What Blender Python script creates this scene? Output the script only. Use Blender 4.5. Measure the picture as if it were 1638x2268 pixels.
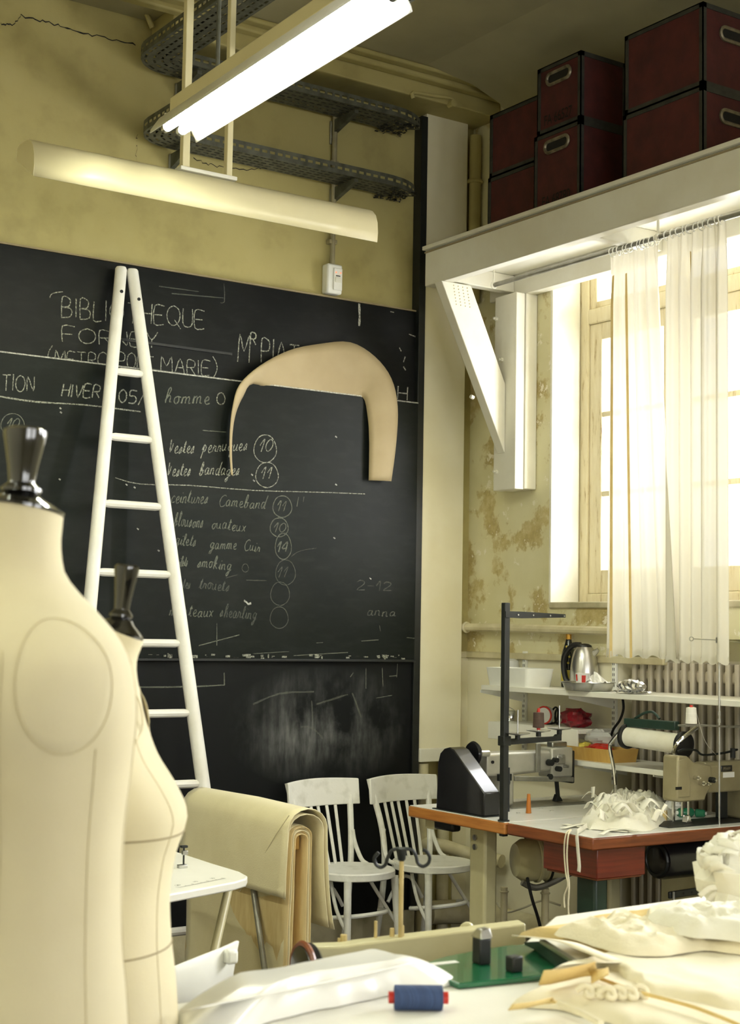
import bpy, bmesh, math, random
from mathutils import Vector as V, Matrix as M, noise

for o in list(bpy.data.objects):
    bpy.data.objects.remove(o)
sc = bpy.context.scene
COL = sc.collection
PI = math.pi

# ------------------------------------------------------------------ camera
IW, IH, F = 1638, 2268, 3320.0
CAMH = 1.6
yaw, pit, rol = math.radians(34.0), math.atan(268 / F), math.radians(1.0)
f0 = V((math.sin(yaw), math.cos(yaw), 0)); r0 = V((math.cos(yaw), -math.sin(yaw), 0)); u0 = V((0, 0, 1))
FWD = f0 * math.cos(pit) + u0 * math.sin(pit)
up_ = u0 * math.cos(pit) - f0 * math.sin(pit)
RGT = r0 * math.cos(rol) + up_ * math.sin(rol)
UPV = up_ * math.cos(rol) - r0 * math.sin(rol)
CAM = V((0, 0, CAMH))
cd = bpy.data.cameras.new('camera')
cd.sensor_fit = 'VERTICAL'; cd.sensor_height = 50.0; cd.lens = F / IH * 50.0
cd.clip_start = .05; cd.clip_end = 100
cd.dof.use_dof = True; cd.dof.focus_distance = 6.8; cd.dof.aperture_fstop = 9.5
cam = bpy.data.objects.new('camera', cd); COL.objects.link(cam)
cam.matrix_world = M(((RGT.x, UPV.x, -FWD.x, 0), (RGT.y, UPV.y, -FWD.y, 0), (RGT.z, UPV.z, -FWD.z, CAMH), (0, 0, 0, 1)))
sc.camera = cam

def px(x, y, X=None, Y=None, Z=None, D=None):
    """point where the line of sight through a photo pixel meets a plane of the room"""
    d = RGT * (x - 819) + UPV * (1134 - y) + FWD * F
    if X is not None: t = X / d.x
    elif Y is not None: t = Y / d.y
    elif Z is not None: t = (Z - CAMH) / d.z
    else: t = D / F
    return CAM + d * t

# ------------------------------------------------------------------ light
sc.view_settings.view_transform = 'Standard'; sc.view_settings.look = 'None'
sc.view_settings.gamma = 1.0; sc.view_settings.exposure = 0.62
sc.view_settings.use_curve_mapping = False
w = bpy.data.worlds.new('overcast'); sc.world = w; w.use_nodes = True
w.node_tree.nodes['Background'].inputs[0].default_value = (.92, .96, 1.0, 1)
w.node_tree.nodes['Background'].inputs[1].default_value = 2.2
DAY = 1.0
def daylight(y0, y1, z0, z1, power):
    l = bpy.data.lights.new('window_daylight', 'AREA'); l.shape = 'RECTANGLE'
    l.size = (z1 - z0); l.size_y = (y1 - y0); l.energy = power * DAY; l.color = (.98, .99, 1.0)
    o = bpy.data.objects.new('window_daylight', l); COL.objects.link(o)
    o.location = (5.75, (y0 + y1) / 2, (z0 + z1) / 2); o.rotation_euler = (0, PI / 2, 0)
daylight(4.2, 5.95, 1.7, 3.6, 100)
daylight(1.9, 3.5, 1.7, 3.6, 300)
daylight(-0.6, 1.0, 1.7, 3.6, 180)
for xw in (.6, 3.4):            # frontal fill, through unseen windows added behind the camera
    l = bpy.data.lights.new('window_daylight', 'AREA'); l.shape = 'RECTANGLE'; l.size = 2.0; l.size_y = 2.3
    l.energy = 68; l.color = (1.0, .985, .93)
    o = bpy.data.objects.new('window_daylight', l); COL.objects.link(o); o.location = (xw, -3.7, 2.25); o.rotation_euler = (PI / 2, 0, 0)

# ------------------------------------------------------------------ materials
def nt(name):
    m = bpy.data.materials.new(name); m.use_nodes = True
    t = m.node_tree; b = t.nodes['Principled BSDF']
    return m, t, b
def N(t, typ, **k):
    n = t.nodes.new(typ)
    for a, v in k.items():
        if a in n.inputs.keys() if isinstance(a, str) else False: n.inputs[a].default_value = v
        else: setattr(n, a, v)
    return n
def col(c): return (c[0], c[1], c[2], 1)
def srgb(r, g, b):
    f = lambda v: ((v / 255 + .055) / 1.055) ** 2.4 if v > 10 else v / 255 / 12.92
    return (f(r), f(g), f(b))
def noise_tex(t, scale, detail=4, stretch=None, rough=.55):
    tc = t.nodes.new('ShaderNodeTexCoord'); mp = t.nodes.new('ShaderNodeMapping')
    if stretch: mp.inputs['Scale'].default_value = stretch
    t.links.new(tc.outputs['Object'], mp.inputs[0])
    n = t.nodes.new('ShaderNodeTexNoise'); n.inputs['Scale'].default_value = scale
    n.inputs['Detail'].default_value = detail; n.inputs['Roughness'].default_value = rough
    t.links.new(mp.outputs[0], n.inputs['Vector'])
    return n
def ramp(t, src, stops, interp='LINEAR'):
    r = t.nodes.new('ShaderNodeValToRGB'); r.color_ramp.interpolation = interp
    e = r.color_ramp.elements
    while len(e) > 1: e.remove(e[-1])
    e[0].position = stops[0][0]; e[0].color = col(stops[0][1])
    for p, c in stops[1:]:
        q = e.new(p); q.color = col(c)
    t.links.new(src, r.inputs[0]); return r
def mixc(t, fac, a, b, blend='MIX'):
    m = t.nodes.new('ShaderNodeMix'); m.data_type = 'RGBA'; m.blend_type = blend
    for i, s in ((0, fac), (6, a), (7, b)):
        if hasattr(s, 'is_linked') or hasattr(s, 'links'): t.links.new(s, m.inputs[i])
        elif i == 0: m.inputs[0].default_value = s
        else: m.inputs[i].default_value = col(s)
    return m.outputs[2]
def bump(t, b, src, strength, dist=.01):
    n = t.nodes.new('ShaderNodeBump'); n.inputs['Strength'].default_value = strength; n.inputs['Distance'].default_value = dist
    t.links.new(src, n.inputs['Height']); t.links.new(n.outputs[0], b.inputs['Normal'])
def mat(name, c, c2=None, scale=6, rough=.55, metal=0, bmp=0, bscale=80, stretch=None, lo=.35, hi=.65, coat=0, spec=None, emit=0, alpha=1, sheen=0):
    m, t, b = nt(name)
    b.inputs['Roughness'].default_value = rough; b.inputs['Metallic'].default_value = metal
    b.inputs['Coat Weight'].default_value = coat; b.inputs['Alpha'].default_value = alpha
    b.inputs['Sheen Weight'].default_value = sheen
    if spec is not None: b.inputs['Specular IOR Level'].default_value = spec
    if c2 is None: c2 = tuple(v * .86 for v in c)
    n = noise_tex(t, scale, 5, stretch)
    r = ramp(t, n.outputs[0], [(lo, c2), (hi, c)])
    t.links.new(r.outputs[0], b.inputs['Base Color'])
    if emit:
        b.inputs['Emission Color'].default_value = col(c); b.inputs['Emission Strength'].default_value = emit
    if bmp:
        n2 = noise_tex(t, bscale, 3, stretch); bump(t, b, n2.outputs[0], bmp, .004)
    return m

MT = {}
def defmat(k, *a, **kw): MT[k] = mat(k, *a, **kw); return MT[k]

defmat('white_paint', srgb(232, 230, 216), srgb(222, 219, 203), rough=.5, bmp=.15, bscale=40, scale=5)
defmat('beam_paint', srgb(233, 231, 218), srgb(224, 220, 204), rough=.5, bmp=.12, bscale=25, scale=4)
defmat('ladder_paint', srgb(236, 234, 228), srgb(226, 223, 214), rough=.4, bmp=.12, bscale=60)
defmat('chair_paint', srgb(240, 239, 232), srgb(222, 221, 211), scale=14, rough=.45, bmp=.2, bscale=70, lo=.3, hi=.5)
defmat('shade_cream', srgb(226, 217, 176), srgb(219, 209, 166), rough=.35, scale=3)
defmat('reflector_white', srgb(245, 245, 238), rough=.35)
defmat('steel', (.55, .55, .53), (.42, .42, .4), rough=.3, metal=1, scale=20)
defmat('steel_grey', srgb(150, 148, 138), srgb(128, 126, 116), rough=.38, metal=.6, scale=15, bmp=.08)
defmat('chrome', (.75, .75, .73), (.6, .6, .58), rough=.13, metal=1, scale=10)
defmat('galv', srgb(112, 113, 100), srgb(72, 74, 62), rough=.55, metal=.45, scale=18, lo=.3, hi=.7)
defmat('galv_light', srgb(150, 148, 130), srgb(120, 118, 100), rough=.5, metal=.4, scale=18)
defmat('conduit', srgb(158, 150, 118), srgb(130, 122, 92), rough=.5, scale=10)
defmat('black_enamel', srgb(22, 22, 26), srgb(16, 16, 19), rough=.28, scale=12, coat=.3)
defmat('black_metal', srgb(26, 30, 29), srgb(18, 21, 20), rough=.45, scale=20)
defmat('black_plastic', srgb(20, 20, 22), srgb(14, 14, 15), rough=.4)
defmat('black_lacquer', srgb(13, 12, 12), srgb(8, 8, 8), rough=.12, coat=1.0)
defmat('rubber_black', srgb(18, 18, 18), rough=.7)
defmat('formica', srgb(234, 234, 230), srgb(226, 226, 220), rough=.25, scale=8)
defmat('table_white', srgb(238, 236, 226), srgb(231, 229, 217), rough=.35, scale=3)
defmat('wood_orange', srgb(190, 128, 64), srgb(162, 100, 44), scale=5, stretch=(1, 1, 14), rough=.38, bmp=.1, bscale=40)
defmat('wood_red', srgb(136, 74, 38), srgb(104, 52, 25), scale=5, stretch=(1, 1, 14), rough=.35, bmp=.1, bscale=40)
defmat('drawer_red', srgb(124, 45, 26), srgb(98, 31, 18), scale=4, stretch=(1, 1, 16), rough=.32, coat=.2)
defmat('column_paint', srgb(232, 226, 198), srgb(224, 216, 184), rough=.5, scale=3)
defmat('cream_enamel', srgb(206, 200, 160), srgb(194, 187, 146), rough=.35, scale=6)
defmat('machine_grey', srgb(184, 182, 170), srgb(168, 166, 152), rough=.33, scale=9, metal=.25)
defmat('machine_olive', srgb(166, 157, 126), srgb(150, 141, 110), rough=.33, scale=9, metal=.3)
defmat('green_dark', srgb(38, 62, 52), srgb(28, 48, 40), rough=.4, scale=8)
defmat('green_enamel', srgb(18, 104, 66), srgb(14, 86, 54), rough=.22, scale=5, coat=.4)
defmat('orange_plastic', srgb(200, 126, 44), srgb(180, 104, 34), rough=.4)
defmat('orange_brown', srgb(178, 96, 38), srgb(150, 76, 28), rough=.4)
defmat('thread_brown', srgb(88, 68, 58), srgb(70, 54, 46), scale=3, stretch=(1, 1, 60), rough=.8, bmp=.4, bscale=6)
defmat('thread_white', srgb(236, 233, 224), srgb(220, 217, 206), scale=3, stretch=(1, 1, 60), rough=.8, bmp=.4, bscale=6)
defmat('thread_blue', srgb(52, 74, 116), srgb(40, 58, 96), scale=5, stretch=(40, 1, 1), rough=.7, bmp=.4, bscale=12)
defmat('thread_green', srgb(22, 110, 76), srgb(14, 84, 56), scale=6, rough=.4, coat=.4)
defmat('red_plastic', srgb(206, 50, 34), srgb(186, 40, 28), rough=.35)
defmat('red_bag', srgb(150, 26, 40), srgb(90, 12, 24), rough=.3, scale=20)
defmat('canvas', srgb(228, 218, 180), srgb(218, 207, 166), scale=4, rough=.85, bmp=.2, bscale=200, sheen=.2)
defmat('canvas_end', srgb(226, 206, 154), srgb(212, 188, 134), scale=30, stretch=(6, 1, .2), rough=.9)
defmat('calico_pale', srgb(236, 228, 202), srgb(226, 216, 184), scale=5, rough=.9, bmp=.25, bscale=160, sheen=.2)
defmat('calico_gold', srgb(226, 202, 142), srgb(212, 184, 118), scale=6, rough=.9, bmp=.25, bscale=160)
defmat('cloth_white', srgb(238, 236, 224), srgb(226, 222, 204), scale=7, rough=.9, bmp=.25, bscale=150)
defmat('mannequin_cloth', srgb(212, 202, 168), srgb(203, 192, 156), scale=3, rough=.85, bmp=.12, bscale=240, sheen=.15)
defmat('seam_line', srgb(206, 194, 156), rough=.9)
defmat('seam_dark', srgb(150, 136, 104), rough=.9)
defmat('card', srgb(178, 161, 125), srgb(166, 148, 111), scale=3, rough=.7)
defmat('tan_wood', srgb(206, 168, 92), srgb(188, 148, 74), scale=5, stretch=(1, 8, 1), rough=.5)
defmat('pale_plastic', srgb(238, 238, 232), srgb(230, 230, 222), rough=.4)
defmat('radiator_paint', srgb(190, 182, 164), srgb(176, 168, 150), rough=.45, scale=5)
defmat('pipe_paint', srgb(212, 204, 172), srgb(188, 178, 140), rough=.5, scale=7, bmp=.2)
defmat('trunk_red', srgb(80, 29, 27), srgb(62, 21, 20), scale=9, rough=.7, bmp=.2, bscale=60)
defmat('trunk_trim', srgb(56, 56, 50), srgb(38, 38, 34), scale=16, rough=.6, bmp=.3, bscale=50)
defmat('trunk_metal', srgb(150, 140, 116), srgb(96, 88, 70), scale=25, rough=.45, metal=.5)
defmat('ink', srgb(10, 8, 8), rough=.7)
defmat('gold_foil', srgb(206, 160, 70), srgb(170, 120, 40), rough=.3, metal=.6, scale=20)
defmat('bottle_dark', srgb(24, 26, 20), srgb(16, 18, 14), rough=.15, coat=.5)
defmat('label_yellow', srgb(226, 206, 90), rough=.5)
defmat('ceramic', srgb(232, 230, 224), rough=.2, coat=.5)
defmat('foil', (.8, .8, .8), (.62, .62, .62), rough=.25, metal=1, scale=40, bmp=.6, bscale=60)
defmat('kraft', srgb(150, 140, 112), srgb(134, 124, 98), rough=.7)
defmat('plinth', srgb(196, 188, 158), srgb(160, 152, 120), rough=.6, scale=6, bmp=.2)
defmat('wire_white', srgb(206, 200, 176), rough=.5)
defmat('wood_pin', srgb(196, 176, 120), srgb(176, 156, 100), rough=.6, scale=20)

def tube_emit(name, strength):
    m, t, b = nt(name)
    e = t.nodes.new('ShaderNodeEmission'); e.inputs[0].default_value = (.97, 1.0, .80, 1); e.inputs[1].default_value = strength
    t.links.new(e.outputs[0], t.nodes['Material Output'].inputs[0]); return m
MT['tube_lit'] = tube_emit('tube_lit', 66)
MT['tube_lit_soft'] = tube_emit('tube_lit_soft', 18)
MT['neon_red'] = tube_emit('neon_red', 1.2); MT['neon_red'].node_tree.nodes['Emission'].inputs[0].default_value = (1, .2, .1, 1)

def m_plaster():
    m, t, b = nt('plaster_yellow')
    n1 = noise_tex(t, .9, 6); n2 = noise_tex(t, 5, 6); n3 = noise_tex(t, 60, 3)
    a = ramp(t, n1.outputs[0], [(.3, srgb(154, 143, 88)), (.7, srgb(182, 171, 112))])
    c = ramp(t, n2.outputs[0], [(.25, srgb(134, 120, 72)), (.5, srgb(178, 166, 108)), (.8, srgb(187, 177, 122))])
    o = mixc(t, .45, a.outputs[0], c.outputs[0]); t.links.new(o, b.inputs['Base Color'])
    b.inputs['Roughness'].default_value = .62; bump(t, b, n3.outputs[0], .12, .004); return m
MT['plaster_yellow'] = m_plaster()
def m_ceiling():
    m, t, b = nt('ceiling_paint')
    n1 = noise_tex(t, 1.2, 6)
    a = ramp(t, n1.outputs[0], [(.3, srgb(150, 144, 112)), (.7, srgb(176, 168, 132))])
    t.links.new(a.outputs[0], b.inputs['Base Color']); b.inputs['Roughness'].default_value = .7
    n2 = noise_tex(t, 9, 4); bump(t, b, n2.outputs[0], .15, .01); return m
MT['ceiling_paint'] = m_ceiling()
def m_flaking():
    m, t, b = nt('flaking_paint')
    n1 = noise_tex(t, 5.0, 8, rough=.62); n2 = noise_tex(t, 13, 8, rough=.7); n3 = noise_tex(t, 2.2, 4)
    base = ramp(t, n3.outputs[0], [(.3, srgb(206, 199, 154)), (.7, srgb(224, 218, 182))])
    patch = ramp(t, n1.outputs[0], [(.0, (1, 1, 1)), (.42, (1, 1, 1)), (.47, (0, 0, 0))])
    tan = ramp(t, n2.outputs[0], [(.3, srgb(158, 138, 88)), (.5, srgb(190, 174, 120)), (.7, srgb(208, 196, 150))])
    o = mixc(t, patch.outputs[0], base.outputs[0], tan.outputs[0])
    p2 = ramp(t, n2.outputs[0], [(.0, (1, 1, 1)), (.37, (1, 1, 1)), (.39, (0, 0, 0))])
    o2 = mixc(t, p2.outputs[0], o, srgb(232, 226, 204))
    # below the dado the wall carries plain cream paint
    tc = t.nodes.new('ShaderNodeTexCoord'); sp = t.nodes.new('ShaderNodeSeparateXYZ'); t.links.new(tc.outputs['Object'], sp.inputs[0])
    gt = t.nodes.new('ShaderNodeMath'); gt.operation = 'LESS_THAN'; gt.inputs[1].default_value = 1.5; t.links.new(sp.outputs[2], gt.inputs[0])
    o3 = mixc(t, gt.outputs[0], o2, srgb(230, 224, 198))
    t.links.new(o3, b.inputs['Base Color']); b.inputs['Roughness'].default_value = .65
    bump(t, b, n1.outputs[0], .35, .008); return m
MT['flaking_paint'] = m_flaking()
def m_old_wood():
    m, t, b = nt('peeling_frame')
    n1 = noise_tex(t, 7, 8, stretch=(6, 6, .9), rough=.65)
    a = ramp(t, n1.outputs[0], [(.27, srgb(96, 74, 44)), (.33, srgb(176, 156, 112)), (.42, srgb(214, 202, 166)), (.8, srgb(226, 217, 188))])
    t.links.new(a.outputs[0], b.inputs['Base Color']); b.inputs['Roughness'].default_value = .6
    bump(t, b, n1.outputs[0], .4, .006); return m
MT['peeling_frame'] = m_old_wood()
def m_board(name, dust, c0):
    m, t, b = nt(name)
    n1 = noise_tex(t, 1.6, 7, stretch=(1, 1, 1.4), rough=.6); n2 = noise_tex(t, 9, 6, stretch=(1, 1, 3)); n3 = noise_tex(t, 180, 2)
    a = ramp(t, n1.outputs[0], [(.42, c0), (.75, tuple(v + dust for v in c0))])
    g = ramp(t, n2.outputs[0], [(.5, (0, 0, 0)), (.85, (dust * .8,) * 3)])
    o = mixc(t, 1.0, a.outputs[0], g.outputs[0], 'ADD')
    t.links.new(o, b.inputs['Base Color']); b.inputs['Roughness'].default_value = .42
    b.inputs['Specular IOR Level'].default_value = .16
    bump(t, b, n3.outputs[0], .06, .002); return m
MT['board_slate'] = m_board('board_slate', .008, srgb(15, 20, 17))
MT['board_slate_dark'] = m_board('board_slate_dark', .008, srgb(15, 17, 17))
def m_smear():
    m, t, b = nt('board_smeared')
    n1 = noise_tex(t, 2.6, 7, stretch=(1, 1, .6), rough=.62); n2 = noise_tex(t, 12, 5, stretch=(2.5, 1, .5))
    tc = t.nodes.new('ShaderNodeTexCoord'); mp = t.nodes.new('ShaderNodeMapping')
    mp.inputs['Location'].default_value = (-.5, .0, -.93); t.links.new(tc.outputs['Object'], mp.inputs[0])
    mp2 = t.nodes.new('ShaderNodeMapping'); mp2.inputs['Scale'].default_value = (1.7, .1, 3.2); t.links.new(mp.outputs[0], mp2.inputs[0])
    g = t.nodes.new('ShaderNodeTexGradient'); g.gradient_type = 'SPHERICAL'; t.links.new(mp2.outputs[0], g.inputs[0])
    k = ramp(t, n1.outputs[0], [(.38, (0, 0, 0)), (.7, (1, 1, 1))])
    k2 = ramp(t, n2.outputs[0], [(.35, (.25,) * 3), (.7, (1, 1, 1))])
    mu = mixc(t, 1.0, k.outputs[0], g.outputs[0], 'MULTIPLY'); mu2 = mixc(t, 1.0, mu, k2.outputs[0], 'MULTIPLY')
    o = mixc(t, mu2, srgb(15, 17, 18), srgb(168, 170, 168))
    t.links.new(o, b.inputs['Base Color']); b.inputs['Roughness'].default_value = .5; b.inputs['Specular IOR Level'].default_value = .2; return m
MT['board_smeared'] = m_smear()
def m_chalk(name, c, cover):
    m, t, b = nt(name)
    b.inputs['Base Color'].default_value = col(c); b.inputs['Roughness'].default_value = .95
    n = noise_tex(t, 130, 3); r = ramp(t, n.outputs[0], [(.5 - cover * .4, (cover,) * 3), (.72, (cover * .25,) * 3)])
    t.links.new(r.outputs[0], b.inputs['Alpha']); return m
MT['chalk'] = m_chalk('chalk', srgb(206, 208, 190), .62)
MT['chalk_faint'] = m_chalk('chalk_faint', srgb(186, 192, 172), .33)
MT['chalk_trace'] = m_chalk('chalk_trace', srgb(170, 176, 162), .2)
MT['chalk_white'] = m_chalk('chalk_white', srgb(224, 224, 212), .9)
def m_curtain():
    m, t, b = nt('sheer_curtain')
    b.inputs['Base Color'].default_value = col(srgb(240, 236, 222)); b.inputs['Roughness'].default_value = .9
    tr = t.nodes.new('ShaderNodeBsdfTranslucent'); tr.inputs[0].default_value = col(srgb(196, 190, 172))
    tp = t.nodes.new('ShaderNodeBsdfTransparent')
    m1 = t.nodes.new('ShaderNodeMixShader'); m1.inputs[0].default_value = .32
    m2 = t.nodes.new('ShaderNodeMixShader'); m2.inputs[0].default_value = .05
    t.links.new(b.outputs[0], m1.inputs[1]); t.links.new(tr.outputs[0], m1.inputs[2])
    t.links.new(m1.outputs[0], m2.inputs[1]); t.links.new(tp.outputs[0], m2.inputs[2])
    t.links.new(m2.outputs[0], t.nodes['Material Output'].inputs[0]); return m
MT['sheer_curtain'] = m_curtain()
def m_glass():
    m, t, b = nt('window_glass')
    tp = t.nodes.new('ShaderNodeBsdfTransparent'); gl = t.nodes.new('ShaderNodeBsdfGlossy'); gl.inputs['Roughness'].default_value = .03
    mx = t.nodes.new('ShaderNodeMixShader'); mx.inputs[0].default_value = .06
    t.links.new(tp.outputs[0], mx.inputs[1]); t.links.new(gl.outputs[0], mx.inputs[2])
    t.links.new(mx.outputs[0], t.nodes['Material Output'].inputs[0]); return m
MT['window_glass'] = m_glass()
def m_film(name, tint, a, rough):
    m, t, b = nt(name)
    b.inputs['Base Color'].default_value = col(tint); b.inputs['Roughness'].default_value = rough
    b.inputs['Coat Weight'].default_value = .3; b.inputs['Coat Roughness'].default_value = .15
    n = noise_tex(t, 6, 3); bump(t, b, n.outputs[0], .12, .02)
    tp = t.nodes.new('ShaderNodeBsdfTransparent'); mx = t.nodes.new('ShaderNodeMixShader'); mx.inputs[0].default_value = a
    t.links.new(b.outputs[0], mx.inputs[1]); t.links.new(tp.outputs[0], mx.inputs[2])
    t.links.new(mx.outputs[0], t.nodes['Material Output'].inputs[0]); return m
MT['milky_film'] = m_film('milky_film', srgb(240, 239, 232), .08, .3)
MT['clear_plastic'] = m_film('clear_plastic', srgb(234, 236, 236), .45, .12)
def m_floor():
    m, t, b = nt('floor_boards')
    n1 = noise_tex(t, 3, 6, stretch=(1, 9, 1))
    a = ramp(t, n1.outputs[0], [(.3, srgb(44, 38, 32)), (.7, srgb(70, 60, 50))])
    t.links.new(a.outputs[0], b.inputs['Base Color']); b.inputs['Roughness'].default_value = .5; return m
MT['floor_boards'] = m_floor()
def m_steelkettle():
    m, t, b = nt('brushed_steel')
    n1 = noise_tex(t, 30, 3, stretch=(1, 1, .05))
    a = ramp(t, n1.outputs[0], [(.3, (.5, .49, .47)), (.7, (.68, .67, .64))])
    t.links.new(a.outputs[0], b.inputs['Base Color']); b.inputs['Metallic'].default_value = 1; b.inputs['Roughness'].default_value = .32; return m
MT['brushed_steel'] = m_steelkettle()

# ------------------------------------------------------------------ mesh helpers
ORG = {}
def basis(d, upv=None):
    d = V(d).normalized()
    u = V(upv) if upv is not None else (V((0, 0, 1)) if abs(d.z) < .95 else V((1, 0, 0)))
    s = d.cross(u).normalized(); u = s.cross(d).normalized()
    return d, s, u
class MB:
    def __init__(s): s.v = []; s.f = []
    def add(s, vs, fs):
        k = len(s.v); s.v += [V(p) for p in vs]; s.f += [tuple(i + k for i in f) for f in fs]; return s
    def box(s, x0, x1, y0, y1, z0, z1):
        vs = [(x, y, z) for x in (x0, x1) for y in (y0, y1) for z in (z0, z1)]
        return s.add(vs, [(0, 1, 3, 2), (4, 6, 7, 5), (0, 4, 5, 1), (2, 3, 7, 6), (0, 2, 6, 4), (1, 5, 7, 3)])
    def obox(s, mtx, sx, sy, sz):
        vs = [mtx @ V((x * sx / 2, y * sy / 2, z * sz / 2)) for x in (-1, 1) for y in (-1, 1) for z in (-1, 1)]
        return s.add(vs, [(0, 1, 3, 2), (4, 6, 7, 5), (0, 4, 5, 1), (2, 3, 7, 6), (0, 2, 6, 4), (1, 5, 7, 3)])
    def bar(s, p0, p1, w_, h_, upv=None):
        p0, p1 = V(p0), V(p1); d, a, u = basis(p1 - p0, upv)
        vs = [p + a * (i * w_ / 2) + u * (j * h_ / 2) for p in (p0, p1) for i, j in ((-1, -1), (1, -1), (1, 1), (-1, 1))]
        return s.add(vs, [(0, 3, 2, 1), (4, 5, 6, 7), (0, 1, 5, 4), (1, 2, 6, 5), (2, 3, 7, 6), (3, 0, 4, 7)])
    def loft(s, rings, caps=True, closed=True):
        n = len(rings[0]); k = len(s.v)
        for r in rings: s.v += [V(p) for p in r]
        for i in range(len(rings) - 1):
            for j in range(n if closed else n - 1):
                j2 = (j + 1) % n
                s.f.append((k + i * n + j, k + i * n + j2, k + (i + 1) * n + j2, k + (i + 1) * n + j))
        if caps:
            s.f.append(tuple(k + j for j in reversed(range(n)))); s.f.append(tuple(k + (len(rings) - 1) * n + j for j in range(n)))
        return s
    def tube(s, pts, r, n=8, closed=False, caps=True):
        pts = [V(p) for p in pts]; L = len(pts)
        rr = r if isinstance(r, (list, tuple)) else [r] * L
        rings = []; pu = None
        for i, p in enumerate(pts):
            a = pts[i - 1] if (i or closed) else p; b = pts[(i + 1) % L] if (i < L - 1 or closed) else p
            d = (b - a)
            if d.length < 1e-9: d = V((0, 0, 1))
            d.normalize()
            if pu is None: _, sd, u = basis(d)
            else:
                u = (pu - d * pu.dot(d))
                if u.length < 1e-6: _, sd, u = basis(d)
                u.normalize(); sd = d.cross(u)
            pu = u
            rings.append([p + (sd * math.cos(2 * PI * j / n) + u * math.sin(2 * PI * j / n)) * rr[i] for j in range(n)])
        if closed: rings.append(rings[0])
        return s.loft(rings, caps and not closed)
    def cyl(s, p0, p1, r0, r1=None, n=16): return s.tube([p0, p1], [r0, r0 if r1 is None else r1], n)
    def lathe(s, prof, o=(0, 0, 0), axis=(0, 0, 1), n=24, caps=True):
        o = V(o); d, a, u = basis(axis)
        return s.loft([[o + d * z + (a * math.cos(2 * PI * j / n) + u * math.sin(2 * PI * j / n)) * max(r, 1e-4) for j in range(n)] for r, z in prof], caps)
    def prism(s, poly, vec):
        vec = V(vec); poly = [V(p) for p in poly]; n = len(poly)
        return s.loft([poly, [p + vec for p in poly]])
    def sheet(s, rows):
        k = len(s.v); n = len(rows[0])
        for r in rows: s.v += [V(p) for p in r]
        for i in range(len(rows) - 1):
            for j in range(n - 1):
                s.f.append((k + i * n + j, k + i * n + j + 1, k + (i + 1) * n + j + 1, k + (i + 1) * n + j))
        return s
    def torus(s, o, axis, R, r, n=16, m=6):
        o = V(o); d, a, u = basis(axis)
        return s.tube([o + (a * math.cos(2 * PI * i / n) + u * math.sin(2 * PI * i / n)) * R for i in range(n)], r, m, closed=True)
    def ball(s, o, rx, ry=None, rz=None, n=12, m=8):
        ry = ry or rx; rz = rz or rx; o = V(o)
        return s.loft([[o + V((rx * math.sin(PI * i / m) * math.cos(2 * PI * j / n), ry * math.sin(PI * i / m) * math.sin(2 * PI * j / n), -rz * math.cos(PI * i / m))) + V((0, 0, 0)) for j in range(n)] for i in range(1, m)], True)
    def build(s, name, m, parent=None, smooth=35, bevel=0, solid=0, sub=0, stuff=False, recalc=True, seg=2):
        me = bpy.data.meshes.new(name)
        og = ORG.get(parent, V((0, 0, 0))) if parent is not None else V((0, 0, 0))
        me.from_pydata([p - og for p in s.v], [], s.f)
        if recalc:
            b = bmesh.new(); b.from_mesh(me); bmesh.ops.recalc_face_normals(b, faces=b.faces); b.to_mesh(me); b.free()
        mm = MT[m] if isinstance(m, str) else m
        me.materials.append(mm)
        if smooth:
            me.polygons.foreach_set('use_smooth', [True] * len(me.polygons)); me.set_sharp_from_angle(angle=math.radians(smooth))
        o = bpy.data.objects.new(name, me); COL.objects.link(o)
        if parent is not None: o.parent = parent; ORG[o] = og
        else: ORG[o] = V((0, 0, 0))
        if solid:
            q = o.modifiers.new('thickness', 'SOLIDIFY'); q.thickness = solid; q.offset = 0
        if bevel:
            q = o.modifiers.new('edge', 'BEVEL'); q.width = bevel; q.segments = seg; q.limit_method = 'ANGLE'; q.angle_limit = math.radians(40)
            q.harden_normals = False
        if sub:
            q = o.modifiers.new('smooth', 'SUBSURF'); q.levels = sub; q.render_levels = sub
        if stuff: o['kind'] = 'stuff'
        return o
def tag(o, label, cat, group=None):
    o['label'] = label; o['category'] = cat
    if group: o['group'] = group
    return o
def thing(name, label, cat, loc=(0, 0, 0), group=None):
    o = bpy.data.objects.new(name, None); COL.objects.link(o); o.location = loc; o.empty_display_size = .1
    ORG[o] = V(loc); return tag(o, label, cat, group)
def struct(o): o['kind'] = 'structure'; return o
def copy_tree(o, parent=None):
    c = o.copy(); COL.objects.link(c)
    if parent is not None: c.parent = parent
    ORG[c] = ORG[o]
    for ch in list(o.children): copy_tree(ch, c)
    return c
def box(name, m, parent, x0, x1, y0, y1, z0, z1, bevel=.003, **k):
    return MB().box(x0, x1, y0, y1, z0, z1).build(name, m, parent, bevel=bevel, **k)
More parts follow.
